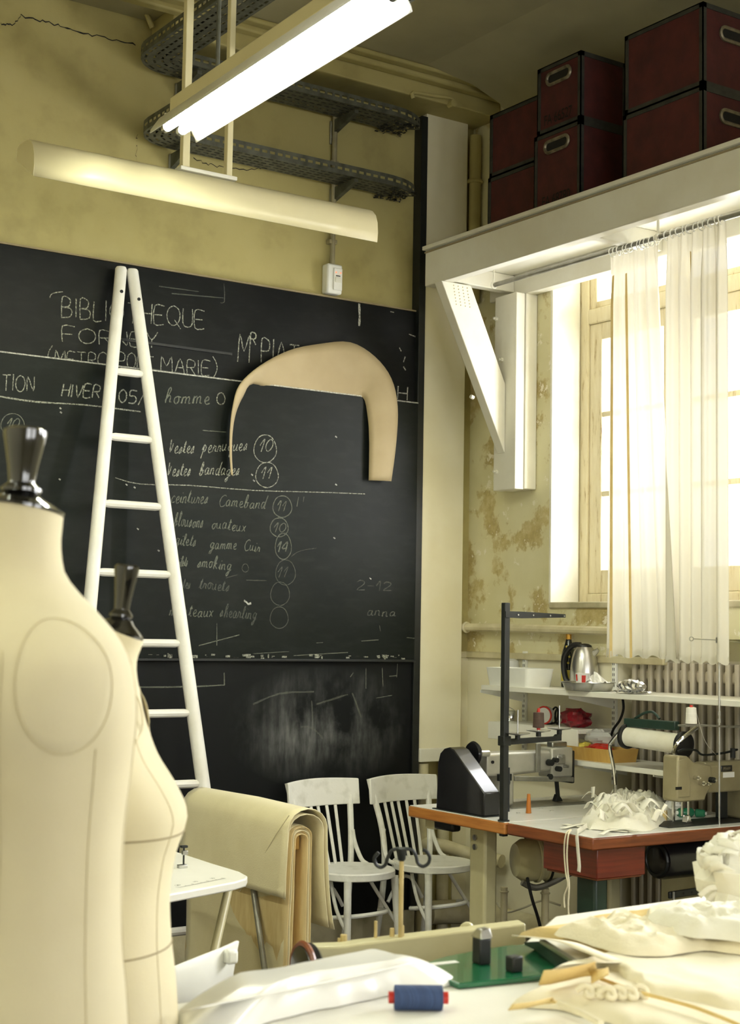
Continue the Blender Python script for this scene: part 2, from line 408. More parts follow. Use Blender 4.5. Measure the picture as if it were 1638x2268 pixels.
def text_mesh(name, s, m, parent, o, xdir, updir, height, depth=.0015, align='CENTER', squeeze=1.0):
    """flat lettering laid on a surface; o = middle of the line's foot"""
    c = bpy.data.curves.new(name, 'FONT'); c.body = s; c.size = 1.0; c.align_x = align; c.extrude = 0
    t = bpy.data.objects.new(name, c); COL.objects.link(t)
    dg = bpy.context.evaluated_depsgraph_get(); dg.update()
    me = bpy.data.meshes.new_from_object(t.evaluated_get(dg))
    bpy.data.objects.remove(t); bpy.data.curves.remove(c)
    xd, ud = V(xdir).normalized(), V(updir).normalized(); nn = xd.cross(ud)
    og = ORG.get(parent, V((0, 0, 0)))
    for vv in me.vertices:
        p = vv.co; vv.co = V(o) - og + xd * (p.x * height / .7 * squeeze) + ud * (p.y * height / .7) + nn * depth
    me.materials.clear(); me.materials.append(MT[m] if isinstance(m, str) else m)
    ob = bpy.data.objects.new(name, me); COL.objects.link(ob); ob.parent = parent; ORG[ob] = og
    return ob
def smooth_path(pts, k=6):
    """Catmull-Rom through the points"""
    pts = [V(p) for p in pts]; out = []
    for i in range(len(pts) - 1):
        p0 = pts[max(i - 1, 0)]; p1 = pts[i]; p2 = pts[i + 1]; p3 = pts[min(i + 2, len(pts) - 1)]
        for j in range(k):
            t = j / k
            out.append(.5 * ((2 * p1) + (p2 - p0) * t + (2 * p0 - 5 * p1 + 4 * p2 - p3) * t * t + (3 * p1 - p0 - 3 * p2 + p3) * t ** 3))
    return out + [pts[-1]]

# ================================================================== the room
YA, XB, ZC = 6.5, 5.04, 4.55
struct(MB().box(-2.6, 5.6, -3.2, 6.8, -.1, 0).build('floor', 'floor_boards', smooth=0))
struct(MB().box(-2.6, 5.6, -3.2, 6.8, ZC, ZC + .15).build('ceiling', 'ceiling_paint', smooth=0))
struct(MB().box(-2.6, 5.4, YA, YA + .2, 0, ZC).build('wall_back', 'plaster_yellow', smooth=0))
struct(MB().box(-2.75, -2.6, -3.2, 6.8, 0, ZC).build('wall_left', 'column_paint', smooth=0))
wf = MB()
for xa, xb in ((-2.6, -.5), (1.7, 2.3), (4.5, 5.4)): wf.box(xa, xb, -3.35, -3.2, 0, ZC)
for xa, xb in ((-.5, 1.7), (2.3, 4.5)): wf.box(xa, xb, -3.35, -3.2, 0, 1.2); wf.box(xa, xb, -3.35, -3.2, 3.3, ZC)
struct(wf.build('wall_front', 'column_paint', smooth=0))
for n_, (xa, xb) in enumerate(((-.5, 1.7), (2.3, 4.5))):  # unseen windows added so the frontal fill has openings to enter
    rw = bpy.data.objects.new('window_%d' % (n_ + 4), None); COL.objects.link(rw); rw['kind'] = 'structure'; ORG[rw] = V((0, 0, 0))
    fm = MB()
    for x in (xa, (xa + xb) / 2 - .04, xb - .08): fm.box(x, x + .08, -3.32, -3.25, 1.2, 3.3)
    for z in (1.2, 1.9, 2.6, 3.22): fm.box(xa, xb, -3.32, -3.25, z, z + .08)
    fm.build('window_frame', 'peeling_frame', rw, smooth=0)
    for x0_, x1_ in ((xa + .08, (xa + xb) / 2 - .04), ((xa + xb) / 2 + .04, xb - .08)):
        for z0_, z1_ in ((1.28, 1.9), (1.98, 2.6), (2.68, 3.22)):
            MB().box(x0_, x1_, -3.287, -3.283, z0_, z1_).build('pane', 'window_glass', rw, smooth=0)
WIN = [(4.45, 5.83), (2.0, 3.4), (-.5, .9)]
WZ0, WZ1 = 1.76, 3.56
wm = MB(); NI0, NI1 = 4.2, 5.32; ys = [-3.2] + [q for a, b in reversed(WIN) for q in (a, b)] + [YA]
for i in range(0, len(ys), 2):
    wm.box(XB, 5.42, ys[i], ys[i + 1], 0 if not (ys[i] < NI0 < ys[i + 1]) else 1.6, ZC)
for a, b in WIN:
    wm.box(XB, 5.42, a, b, 0 if a != WIN[0][0] else 1.6, WZ0); wm.box(XB, 5.42, a, b, WZ1, ZC)
wm.box(XB, 5.42, 3.4, NI0, 0, 1.6); wm.box(XB, 5.42, NI1, 5.83, 0, 1.6); wm.box(5.2, 5.42, NI0, NI1, 0, 1.6)
struct(wm.build('wall_right', 'flaking_paint', smooth=0))
# far reveal of the window, whitewashed plaster
struct(MB().box(XB - .001, 5.23, 5.815, 5.832, WZ0, WZ1).build('trim_1', 'white_paint', smooth=0, bevel=.004))
# sill ledge
struct(MB().box(XB - .015, 5.24, 4.46, 5.815, WZ0 - .02, WZ0 + .012).build('trim_2', 'plinth', bevel=.006))
# dado moulding on the right wall and the return of the back wall
struct(MB().box(XB - .022, XB + .01, 5.0, YA, 1.475, 1.51).box(4.965, XB, YA - .02, YA + .01, 1.475, 1.51).build('trim_3', 'pipe_paint', bevel=.006))
# cream paint below the dado in the corner
struct(MB().box(4.95, XB, YA - .006, YA + .01, 0, 1.475).build('trim_4', 'column_paint', smooth=0))

def window(n, a, b):
    root = bpy.data.objects.new('window_%d' % n, None); COL.objects.link(root); root['kind'] = 'structure'; ORG[root] = V((0, 0, 0))
    x0, x1 = 5.235, 5.30
    fr = MB().box(x0, x1, a, a + .07, WZ0, WZ1).box(x0, x1, b - .07, b, WZ0, WZ1).box(x0, x1, a + .07, b - .07, WZ0, WZ0 + .06).box(x0, x1, a + .07, b - .07, WZ1 - .06, WZ1)
    fr.box(x0, x1, a + .07, b - .07, 3.22, 3.30)
    fr.build('window_frame', 'peeling_frame', root, bevel=.006)
    mid = (a + b) / 2
    for k, (s0, s1) in enumerate(((a + .07, mid), (mid, b - .07))):
        sx0, sx1 = x0 + .012, x1 + .004
        sm = MB().box(sx0, sx1, s0, s0 + .09, WZ0 + .06, 3.22).box(sx0, sx1, s1 - .09, s1, WZ0 + .06, 3.22)
        sm.box(sx0, sx1, s0 + .09, s1 - .09, WZ0 + .06, WZ0 + .18).box(sx0, sx1, s0 + .09, s1 - .09, 3.13, 3.22)
        sash = sm.build('sash', 'peeling_frame', root, bevel=.005)
        bars = [2.33, 2.74]
        for z in bars:
            box('glazing_bar', 'peeling_frame', sash, sx0 + .005, sx1 - .005, s0 + .09, s1 - .09, z - .014, z + .014, bevel=.004)
        zz = [WZ0 + .18] + bars + [3.13]
        for i in range(3):
            box('pane', 'window_glass', sash, sx0 + .02, sx0 + .024, s0 + .09, s1 - .09, zz[i], zz[i + 1], bevel=0)
        um = MB().box(sx0, sx1, s0, s0 + .05, 3.30, WZ1 - .06).box(sx0, sx1, s1 - .05, s1, 3.30, WZ1 - .06).box(sx0, sx1, s0 + .05, s1 - .05, 3.30, 3.335).box(sx0, sx1, s0 + .05, s1 - .05, WZ1 - .09, WZ1 - .06)
        us = um.build('transom_sash', 'peeling_frame', root, bevel=.005)
        box('pane', 'window_glass', us, sx0 + .02, sx0 + .024, s0 + .05, s1 - .05, 3.335, WZ1 - .09, bevel=0)
    return root
for i, (a, b) in enumerate(WIN): window(i + 1, a, b)

# boxed-in column beside the blackboard, downstand beam, cornice, coving
cm = MB().box(4.672, 4.955, 6.44, YA, .93, 4.45)
struct(cm.build('trim_5', 'column_paint', smooth=0, bevel=.004))
struct(MB().box(4.672, 4.955, 6.415, 6.44, .93, 1.0).build('trim_6', 'white_paint', bevel=.004))
bmx = MB().box(3.05, XB, 6.26, YA, 4.42, ZC)
struct(bmx.build('trim_7', 'plaster_yellow', smooth=0, bevel=.008))
struct(MB().box(-2.6, XB, 6.2, 6.26, 4.50, ZC).box(-2.6, XB, 6.14, 6.2, 4.525, ZC).build('trim_8', 'plaster_yellow', bevel=.01))
struct(MB().prism([(XB, -3.2, 4.36), (XB, -3.2, ZC), (4.45, -3.2, ZC), (4.75, -3.2, 4.51), (4.93, -3.2, 4.45)], (0, 9.34, 0)).build('trim_9', 'ceiling_paint', smooth=60))
# skirting under the blackboard
struct(MB().box(-2.6, 4.67, 6.44, YA, .03, .17).build('baseboard_back', 'plinth', bevel=.006))

# cracks in the plaster: thin dark lines standing in the surface
def crack(pts, Y, wd, seed):
    rnd = random.Random(seed); P = []
    q = [px(x, y, Y=Y) for x, y in pts]
    for i in range(len(q) - 1):
        for j in range(8):
            t = j / 8; p = q[i].lerp(q[i + 1], t); P.append(V((p.x + rnd.uniform(-.006, .006), Y, p.z + rnd.uniform(-.008, .008))))
    P.append(q[-1])
    m = MB(); top = [p + V((0, 0, wd * rnd.uniform(.3, 1))) for p in P]; bot = [p - V((0, 0, wd * rnd.uniform(.3, 1))) for p in P]
    m.sheet([top, bot]); return m
for i, (pts, wd) in enumerate((([(0, 52), (30, 55), (48, 34), (110, 52), (160, 66), (230, 84), (300, 100)], .0045), ([(430, 352), (470, 366), (540, 375), (600, 372), (660, 385), (725, 402)], .003), ([(303, 300), (302, 330), (303, 372)], .002))):
    o = crack(pts, YA - .002, wd, i).build('crack', 'ink', bpy.data.objects['wall_back'], smooth=0, recalc=False)
# pipes low in the corner and along the right wall
pm = thing('wall_pipe', 'cream painted horizontal pipe on the flaking wall above the kettle shelf', 'pipe', (4.98, 5.5, 1.63))
MB().tube([(4.985, 6.46, 1.64), (4.985, 6.2, 1.64), (4.985, 5.0, 1.625)], .022, 10).build('pipe', 'pipe_paint', pm)
MB().torus((4.985, 6.44, 1.64), (0, 1, 0), .024, .008, 12, 6).build('end_collar', 'pipe_paint', pm)
for k, yy in enumerate((6.0, 5.3)):
    MB().box(4.985, XB, yy - .012, yy + .012, 1.615, 1.65).build('pipe_clip', 'pipe_paint', pm, bevel=.003)
fp = thing('floor_pipe', 'thick cream heating pipe along the floor behind the chairs', 'pipe', (4.9, 6.0, .2))
MB().tube(smooth_path([(4.74, 6.41, .15), (4.86, 6.38, .15), (4.95, 6.25, .15), (4.96, 5.8, .15), (4.96, 4.4, .15)], 5), .062, 14).build('pipe', 'pipe_paint', fp)
MB().tube(smooth_path([(4.72, 6.45, .5), (4.78, 6.36, .5), (4.9, 6.3, .46), (4.97, 6.1, .44)], 5), .035, 12).build('branch_pipe', 'pipe_paint', fp)
for x in (4.72, 4.86): MB().cyl((x, 6.46, 0), (x, 6.46, .92), .032, n=12).build('riser_pipe', 'pipe_paint', fp)
cp = thing('corner_pipe', 'rusty yellow vertical pipe in the corner left of the trunks', 'pipe', (5.0, 6.44, 3.6))
MB().tube([(5.0, 6.43, 3.42), (5.0, 6.43, 4.36)], .033, 12).build('pipe', 'plaster_yellow', cp)
for z in (4.1, 3.7): MB().torus((5.0, 6.43, z), (0, 0, 1), .035, .012, 14, 6).build('joint', 'plaster_yellow', cp)
# small conduits on the ceiling beam
c1 = px(915, 205, Y=6.25); c2 = px(1000, 218, Y=6.25)
cb = thing('beam_conduit', 'short painted conduit fixed to the ceiling beam near the column', 'conduit', c1)
MB().tube(smooth_path([c1 + V((0, 0, -.03)), c1, c1.lerp(c2, .5), c2, c2 + V((0, 0, -.03))], 3), .011, 8).build('conduit', 'plaster_yellow', cb)
MB().cyl(c2 + V((0, .02, -.03)), c2 + V((0, -.02, -.03)), .02, n=10).build('end_box', 'plaster_yellow', cb)
c1 = px(238, -5, Y=6.44); c2 = px(318, 14, Y=6.44); c3 = px(337, 62, Y=6.44)
cb = thing('ceiling_conduit', 'thin painted conduit bending down the wall at top left', 'conduit', c1)
MB().tube(smooth_path([c1, c2, c2.lerp(c3, .3) , c3], 4), .013, 8).build('conduit', 'plaster_yellow', cb)

# ================================================================== blackboard
bb = thing('blackboard', 'large black slate blackboard with sliding panels and chalk writing', 'blackboard', (3.6, 6.45, .2))
YU, YM, YL = 6.462, 6.425, 6.445           # faces of the upper, sliding and lower panels
XL_, XR_ = 1.2, 4.662
box('upper_panel', 'board_slate_dark', bb, XL_, XR_, YU, 6.498, 2.3, 3.325, bevel=.003)
box('lower_panel', 'board_smeared', bb, XL_, XR_ - .03, YL, 6.498, .17, 1.5, bevel=.003)
slide = box('sliding_panel', 'board_slate', bb, XL_, XR_ - .03, YM, YL - .002, 1.462, 2.823, bevel=.002)
box('side_rail', 'black_metal', bb, XR_ - .03, XR_ + .012, 6.43, 6.498, .17, 4.40, bevel=.003)
MB().box(XL_, XR_ - .03, YM - .012, YL, 1.452, 1.464).build('bottom_edge', 'black_metal', bb, bevel=.002)
MB().box(XL_, XR_ - .03, YM - .001, YL, 2.8225, 2.829).build('top_edge', 'chalk_white', slide)
MB().box(XL_, XR_, YU - .006, 6.498, 3.325, 3.333).build('top_trim', 'seam_dark', bb)
# narrow recessed slot seen between ladder rails
s0 = px(268, 752, Y=YU); s1 = px(512, 787, Y=YU)
MB().bar((s0.x, YU - .004, s0.z), (s1.x, YU - .004, s0.z), .012, .012).build('batten', 'black_metal', bb)
# tall grey reflection strip is simply the same slate; a few chalk lumps stuck to the edge
rnd = random.Random(4)
lump = MB()
for k in range(60):
    x = rnd.uniform(2.9, 4.6); lump.box(x, x + rnd.uniform(.004, .03), YM - .004, YM, 1.464 + rnd.uniform(0, .02), 1.47 + rnd.uniform(0, .02))
lump.build('chalk_crumbs', 'chalk', slide, smooth=0, stuff=True)

G = {}
def glyph(k, w_, s): G[k] = (w_, [[tuple(float(q) for q in p.split(',')) for p in st.split()] for st in s.split(';')])
for row in '''A|6|0,0 3,10 6,0;1,4 5,4
B|5|0,0 0,10 3.5,9.5 4,7.5 3,5.6 0,5.2 4,4.8 5,2.6 3.8,.5 0,0
C|6|6,9 4,10 1,8 0,4 2,.5 5,.5 6.5,2
E|5|5,10 0,10 0,0 5,0;0,5 4,5
F|5|5,10 0,10 0,0;0,5 4,5
H|5|0,0 0,10;5,0 5,10;0,5 5,5
I|1|.5,0 .5,10
L|4|0,10 0,0 4,0
M|7|0,0 .5,10 3.5,4 6.5,10 7,0
N|5|0,0 0,10 5,0 5,10
O|7|3.5,10 1,8.5 0,5 1,1.5 3.5,0 6,1.5 7,5 6,8.5 3.5,10
P|5|0,0 0,10 4,9.6 4.8,7.4 4,5.2 0,4.8
Q|7|3.5,10 1,8.5 0,5 1,1.5 3.5,0 6,1.5 7,5 6,8.5 3.5,10;4,3 7.5,-1.5
R|5|0,0 0,10 4,9.6 4.8,7.4 4,5.2 0,4.8;2,5 5,0
T|6|0,10 6,10;3,10 3,0
U|5|0,10 0,2 2.5,0 5,2 5,10
V|5|0,10 2.5,0 5,10
Y|5|0,10 2.5,5 5,10;2.5,5 2.5,0
0|5|2.5,10 .6,8 0,5 .6,2 2.5,0 4.4,2 5,5 4.4,8 2.5,10
1|3|0,5 2.5,10 2,0
2|5|0,8 2,10 4.5,8.5 4,5.5 0,0 5,0
4|5|4,0 4,10 0,3.5 5,3.5
5|5|5,10 1,10 .6,6 3.5,6 5,3.5 3.5,.5 0,.5
/|3|0,-1 4,11
(|3|3,12 1,9 0,5 1,1 3,-2
)|3|0,12 2,9 3,5 2,1 0,-2
-|4|0,4 4,4
"|3|0,10 0,4;2.5,10 2.5,4
a|5|4,4.6 2,5.2 .3,3 1,.5 3,1.2 4.2,5 4,1 5.5,.8
b|5|0,1 2.6,7 2,10.5 1,8 .8,1 2.5,.2 4,2.5 2.5,4.4 5,3.8
c|4|4,4.2 2,5.2 .2,2.5 1.5,.2 4.5,1
d|5|4,4.6 1.5,5.2 .2,2.6 1.6,.3 3.6,3 5.4,10.5 4,1 5.5,.6
e|4|0,2 3,3 3,5 1.4,5 .4,2.5 2,.2 4.6,1
g|5|4,4.6 1.8,5.2 .3,3 1.6,.8 3.6,2.4 4.4,5 2.6,-3.4 .8,-4 1,-2.2 5.5,1
h|5|0,1 2.6,8 2,10.5 .8,8 .6,0;.7,3 2.6,5 3.6,3.6 3.6,.8 5,.8
i|2|0,1 1.2,5 1.2,1 2.5,.6;1.8,7.4 2,8
j|3|1,5 1,-2 0,-3
k|5|0,1 2.6,8 2,10.5 .8,8 .6,0;.7,3 3.5,5 1.5,3 4.5,.4
l|3|0,1 2.8,8 2,10.5 1,8 1.2,.5 3.4,1
m|7|0,.4 .6,5 .6,.4;.6,3.6 2.2,5 3,4 3,.4;3,3.6 4.8,5 5.6,4 5.6,.8 7,.8
n|5|0,.4 .6,5 .6,.4;.6,3.6 2.6,5 3.6,4 3.6,.8 5,.8
o|4|2.4,5 .6,4 .3,1.6 2,.2 3.6,2 3.2,4.4 2.4,5 5,4.4
p|5|0,2 2,6 .6,-4;1.2,3.6 3,5 4.2,3.2 3,.8 1.4,1.2
q|5|4,4.6 1.8,5.2 .3,3 1.6,.8 3.8,3;4.2,5 3.6,-4 5,-2.5
r|4|0,.5 1.2,5 1.6,4 3.4,4.2 3.2,1 4.4,.8
s|4|0,1 2.4,5 3,2.5 1.6,.2 .6,.8 4,1
t|3|0,1 2,9 1.4,1.2 3.4,.9;.2,6.4 3.4,6.6
u|5|0,5 .3,1.4 1.6,.4 3.4,2 3.8,5 3.8,1 5.4,.8
v|5|0,6 .4,9 .8,1 2.6,3 3.6,6.5
x|4|0,5 3.6,.4;3.6,5 0,.2'''.split('\n'):
    k_, w_, s_ = row[0], row[2], row[4:]
    glyph(k_, float(w_), s_)
CH = {}; CALL = [0]
def stroke(key, pts, Y, wd):
    m = CH.setdefault((key, CALL[0]), MB()); k = len(m.v)
    pts = [V((p.x, Y, p.z)) for p in pts]; n = len(pts)
    for i, p in enumerate(pts):
        a = pts[max(i - 1, 0)]; b = pts[min(i + 1, n - 1)]; d = b - a
        if d.length < 1e-6: d = V((1, 0, 0))
        d.normalize(); q = V((d.z, 0, -d.x)) * wd * .5 * (.75 + .5 * abs(math.sin(i * 1.7 + p.x * 50)))
        m.v += [p + q, p - q]
    for i in range(n - 1): m.f.append((k + 2 * i, k + 2 * i + 1, k + 2 * i + 3, k + 2 * i + 2))
def chalk(key, s, a, b, h, Y, wd=.0055, slant=0, seed=1):
    """handwriting from foot pixel a to foot pixel b, h = capital height in pixels"""
    CALL[0] += 1; rnd = random.Random(seed + len(s)); tot = sum((G[c][0] if c in G else 3) + 1.6 for c in s) - 1.6
    A, B = px(a[0], a[1], Y=Y), px(b[0], b[1], Y=Y)
    Hh = (px(a[0], a[1] - h, Y=Y) - A).z; ex = (B - A) / tot; x = 0
    for c in s:
        if c == ' ': x += 4.6; continue
        w_, sts = G[c]; jz = rnd.uniform(-.5, .5); sl = slant + rnd.uniform(-.04, .04); kk = rnd.uniform(.92, 1.08)
        for st in sts:
            pts = [A + ex * (x + u) + V((sl * v_ * Hh / 10, 0, (v_ * kk + jz) * Hh / 10)) for u, v_ in st]
            if len(pts) > 2: pts = smooth_path(pts, 3 if c.isupper() else 4)
            stroke(key, pts, Y, wd)
        x += w_ + 1.6
def ring(key, c, r, Y, wd=.004, ry=None, gap=.1):
    ry = ry or r; CALL[0] += 1
    stroke(key, [px(c[0] + r * math.cos(t) * (1 + .04 * math.sin(3 * t)) , c[1] + ry * math.sin(t), Y=Y) for t in [gap + (2 * PI - gap * .5) * i / 26 for i in range(27)]], Y, wd)
def line(key, pts, Y, wd=.004, k=3):
    CALL[0] += 1; stroke(key, smooth_path([px(x, y, Y=Y) for x, y in pts], k), Y, wd)
U_ = YU - .0015; S_ = YM - .0015; L_ = YL - .0015
chalk('u', 'BIBLIOTHEQUE', (136, 702), (452, 728), 44, U_, .0048)
line('u', [(110, 660), (116, 650), (140, 646)], U_)
chalk('u', 'FORNEY', (138, 756), (348, 770), 34, U_, .0048)
chalk('u', '(METRO', (106, 806), (238, 815), 34, U_, .0042); chalk('u', 'PONT', (262, 817), (338, 822), 34, U_, .0042); chalk('u', 'MARIE)', (356, 823), (480, 832), 34, U_, .0042)
chalk('u', 'M', (526, 804), (551, 806), 66, U_, .0055); chalk('u', 'R', (554, 764), (566, 765), 28, U_, .006)
chalk('u', 'PIAT', (578, 803), (660, 812), 50, U_, .0055)
chalk('w', 'H', (880, 886), (901, 888), 32, U_, .006)
line('w', [(795, 672), (796, 700), (795, 722)], U_, .012, 2)
for q in ([(897, 790), (893, 802)], [(884, 770), (888, 778)], [(905, 740), (925, 748)], [(893, 812), (898, 820)], [(926, 760), (930, 775)], [(864, 690), (872, 692)]): line('w', q, U_, .006, 1)
for q in ([(496, 628), (497, 668), (488, 670)], [(380, 650), (495, 660)], [(352, 634), (440, 646)], [(300, 812), (480, 838)]): line('t', q, U_, .005, 2)
# sliding panel
chalk('s', 'TION', (4, 866), (74, 866), 34, S_, .0046)
chalk('s', 'HIVER', (136, 878), (219, 882), 28, S_, .0055, .15)
chalk('s', '05/', (262, 890), (316, 896), 30, S_, .006, .1)
chalk('f', 'homme', (364, 893), (462, 897), 34, S_, .005, .2); ring('s', (489, 883), 9, S_, .005, 13)
line('s', [(0, 878), (80, 890), (190, 897), (312, 912)], S_, .007)
chalk('f', '10', (12, 950), (38, 950), 26, S_, .005, .3); ring('f', (28, 940), 26, S_, .004, 24)
R4 = .0042
chalk('s', 'vestes', (374, 1003), (428, 1004), 33, S_, R4, .2); chalk('s', 'perruques', (446, 1003), (545, 999), 31, S_, R4, .25)
chalk('s', 'vestes', (370, 1054), (420, 1054), 33, S_, R4, .2); chalk('s', 'bandages', (440, 1053), (528, 1054), 31, S_, R4, .25)
chalk('s', '10', (572, 1000), (600, 1000), 30, S_, R4, .25); ring('s', (587, 994), 25, S_, R4, 31)
chalk('s', '11', (576, 1060), (598, 1060), 28, S_, R4, .2); ring('s', (591, 1052), 25, S_, R4, 28)
line('s', [(255, 1058), (310, 1072), (420, 1075), (560, 1086), (700, 1090), (808, 1094)], S_, .004)
line('f', [(448, 953), (500, 957)], S_, .004)
chalk('f', 'ceintures', (378, 1114), (458, 1117), 30, S_, R4, .25); chalk('f', 'Cameband', (484, 1122), (586, 1128), 28, S_, R4, .25)
chalk('f', '11', (612, 1130), (630, 1133), 24, S_, R4, .2); ring('f', (625, 1122), 21, S_, .0045, 24)
line('f', [(661, 1101), (657, 1122)], S_, .004, 1); line('f', [(673, 1100), (671, 1112)], S_, .004, 1)
chalk('f', 'blousons', (384, 1166), (448, 1170), 32, S_, R4, .2); chalk('f', 'ouateux', (468, 1171), (542, 1178), 28, S_, R4, .2)
chalk('f', '10', (604, 1178), (630, 1179), 22, S_, R4, .25); ring('f', (618, 1168), 20, S_, .0045, 21)
chalk('f', 'gilets', (388, 1206), (432, 1210), 28, S_, R4, .2); chalk('f', 'gamme', (464, 1216), (522, 1218), 26, S_, R4, .2); chalk('f', 'Cuir', (540, 1220), (574, 1223), 24, S_, R4, .2)
chalk('f', '14', (612, 1222), (634, 1222), 24, S_, .006, .2); ring('f', (627, 1210), 18, S_, .0045, 29)
chalk('f', 'gilets', (390, 1254), (414, 1254), 24, S_, .0045, .2); chalk('f', 'smoking', (436, 1256), (510, 1264), 28, S_, .0048, .2); ring('t', (543, 1258), 7, S_, .004, 9)
ring('t', (632, 1268), 22, S_, .004, 28); chalk('t', '11', (612, 1278), (632, 1278), 24, S_, .004, .3)
chalk('t', 'vestes', (384, 1302), (420, 1304), 26, S_, .0045, .2); chalk('t', 'trouets', (440, 1304), (506, 1310), 28, S_, .0048, .2)
ring('t', (620, 1315), 21, S_, .004, 26); ring('t', (618, 1368), 20, S_, .004, 24); line('t', [(645, 1232), (665, 1220), (700, 1214)], S_, .004)
line('t', [(500, 1280), (525, 1273)], S_, .004, 1); line('t', [(545, 1285), (590, 1286)], S_, .004, 1)
chalk('f', 'manteaux', (374, 1364), (470, 1368), 28, S_, .0042, .2); chalk('t', 'shearling', (486, 1366), (566, 1374), 28, S_, .0045, .2)
chalk('t', '2-12', (790, 1306), (866, 1308), 20, S_, .005, 0); chalk('t', 'anna', (812, 1364), (874, 1366), 22, S_, .005, .2)
line('w', [(540, 1330), (546, 1334), (549, 1338), (556, 1336)], S_, .009, 1)
for x, y in ((132, 903), (133, 912), (278, 1072), (296, 1078), (130, 1060), (303, 1170), (738, 1190), (818, 1280), (742, 966), (742, 1072), (556, 1050), (560, 1063), (349, 1218)):
    line('w', [(x, y), (x + 4, y + 3)], S_, .006, 1)
for q in ([(560, 1448), (640, 1443)], [(650, 1452), (770, 1445)], [(700, 1424), (715, 1423)], [(800, 1420), (838, 1417)], [(440, 1430), (530, 1406)], [(480, 1380), (480, 1430)], [(840, 1385), (842, 1398)], [(900, 1412), (918, 1414)]): line('f', q, S_, .004, 1)
# lower panel
line('f', [(310, 1522), (420, 1521), (497, 1517)], L_, .006); line('f', [(496, 1490), (497, 1517)], L_, .006, 1)
for q in ([(560, 1560), (620, 1536), (695, 1532)], [(700, 1560), (770, 1538)], [(690, 1552), (693, 1620)], [(780, 1535), (800, 1590)], [(665, 1610), (690, 1612), (715, 1636)]): line('t', q, L_, .008)
for q in ([(810, 1480), (810, 1525)], [(833, 1546), (868, 1540)], [(846, 1480), (848, 1520)], [(862, 1498), (880, 1496)], [(880, 1470), (878, 1500)], [(775, 1500), (782, 1490)]): line('f', q, L_, .004, 1)
PAR = {'u': (bb, 'chalk'), 'w': (bb, 'chalk_white'), 't': (bb, 'chalk_trace'), 's': (slide, 'chalk'), 'f': (slide, 'chalk_faint')}
for (k, _), m in CH.items():
    par, mt = PAR[k]; m.build('chalk_writing' if len(m.v) > 60 else 'chalk_mark', mt, par, smooth=0, recalc=False)

# ================================================================== ladder
LS = .1515
def lad(x, y, off=0):
    d = RGT * (x - 819) + UPV * (1134 - y) + FWD * F
    t = (6.40 - LS * (3.3 - CAMH) - off) / (d.y - LS * d.z); return CAM + d * t
ld = thing('ladder', 'white painted wooden ladder narrowing to the top, leaning on the blackboard', 'ladder', (2.75, 5.92, 0))
lt, lb = lad(268, 597), lad(201, 1321); rt, rb = lad(293, 602), lad(450, 1740)
def at_z(a, b, z): return a + (b - a) * ((z - a.z) / (b.z - a.z))
lf, rf = at_z(lt, lb, .0), at_z(rt, rb, .0)
for a, b in ((lt, lf), (rt, rf)):
    MB().tube([a + V((0, 0, .012)), a, a.lerp(b, .5), b], [.022, .028, .031, .033], 14).build('rail', 'ladder_paint', ld)
zr = [lad(288, 826).z - i * (lad(288, 826).z - lad(296, 1270).z) / 3 for i in range(9)]
for z in zr:
    if z < .15: continue
    a, b = at_z(lt, lf, z), at_z(rt, rf, z)
    d = (b - a).normalized()
    MB().tube([a + d * .02, a + d * .045, b - d * .045, b - d * .02], [.014, .019, .019, .014], 10).build('rung', 'ladder_paint', ld)
for a, b, t in ((lt, lf, .035), (rt, rf, .042)):
    p = a.lerp(b, t); MB().cyl(p + V((0, -.031, 0)), p + V((0, -.02, 0)), .008, n=10).build('bolt_hole', 'ink', ld)

# ================================================================== card pattern on the board
def card():
    outer = [(511, 1052, 6.385), (508, 1000, 6.38), (509, 950, 6.375), (515, 900, 6.375), (530, 852, 6.38), (575, 810, 6.40), (640, 776, 6.415), (705, 762, 6.42), (775, 758, 6.415), (830, 790, 6.40), (866, 838, 6.385), (880, 900, 6.375), (877, 980, 6.375), (866, 1066, 6.385)]
    inner = [(514, 1054, 6.41), (512, 1010, 6.415), (514, 960, 6.412), (522, 915, 6.41), (538, 878, 6.412), (560, 850, 6.42), (620, 872, 6.44), (690, 884, 6.444), (770, 892, 6.44), (803, 880, 6.424), (814, 925, 6.405), (817, 970, 6.40), (817, 1015, 6.398), (816, 1064, 6.40)]
    A = smooth_path([px(x, y, Y=Y) for x, y, Y in outer], 4); B = smooth_path([px(x, y, Y=Y) for x, y, Y in inner], 4)
    rows = [[a.lerp(b, j / 6) + V((0, -.012 * math.sin(PI * j / 6), 0)) for j in range(7)] for a, b in zip(A, B)]
    o = MB().sheet(rows).build('pattern_card', 'card', None, smooth=60, solid=.0025, recalc=False)
    return tag(o, 'brown card pattern piece bent into an arch and tucked behind the sliding blackboard', 'pattern')
card()

# ================================================================== switch box and conduit
p = px(728, 622, Y=YA); sw = thing('switch_box', 'white wall switch box with red indicator lamps above the blackboard', 'switch', (p.x, YA, p.z))
box('housing', 'pale_plastic', sw, p.x - .046, p.x + .046, YA - .06, YA - .001, p.z - .078, p.z + .078, bevel=.01)
f = box('face_plate', 'pale_plastic', sw, p.x - .012, p.x + .04, YA - .068, YA - .06, p.z - .06, p.z + .055, bevel=.003)
box('rocker', 'white_paint', f, p.x - .005, p.x + .032, YA - .074, YA - .068, p.z - .02, p.z + .006, bevel=.002)
for dx in (0, .028): MB().cyl((p.x + dx, YA - .068, p.z + .032), (p.x + dx, YA - .071, p.z + .032), .004, n=8).build('indicator', 'neon_red', f)
box('slot_mark', 'ink', f, p.x, p.x + .026, YA - .069, YA - .068, p.z + .012, p.z + .017, bevel=0)
cz = px(735, 250, Y=6.48).z
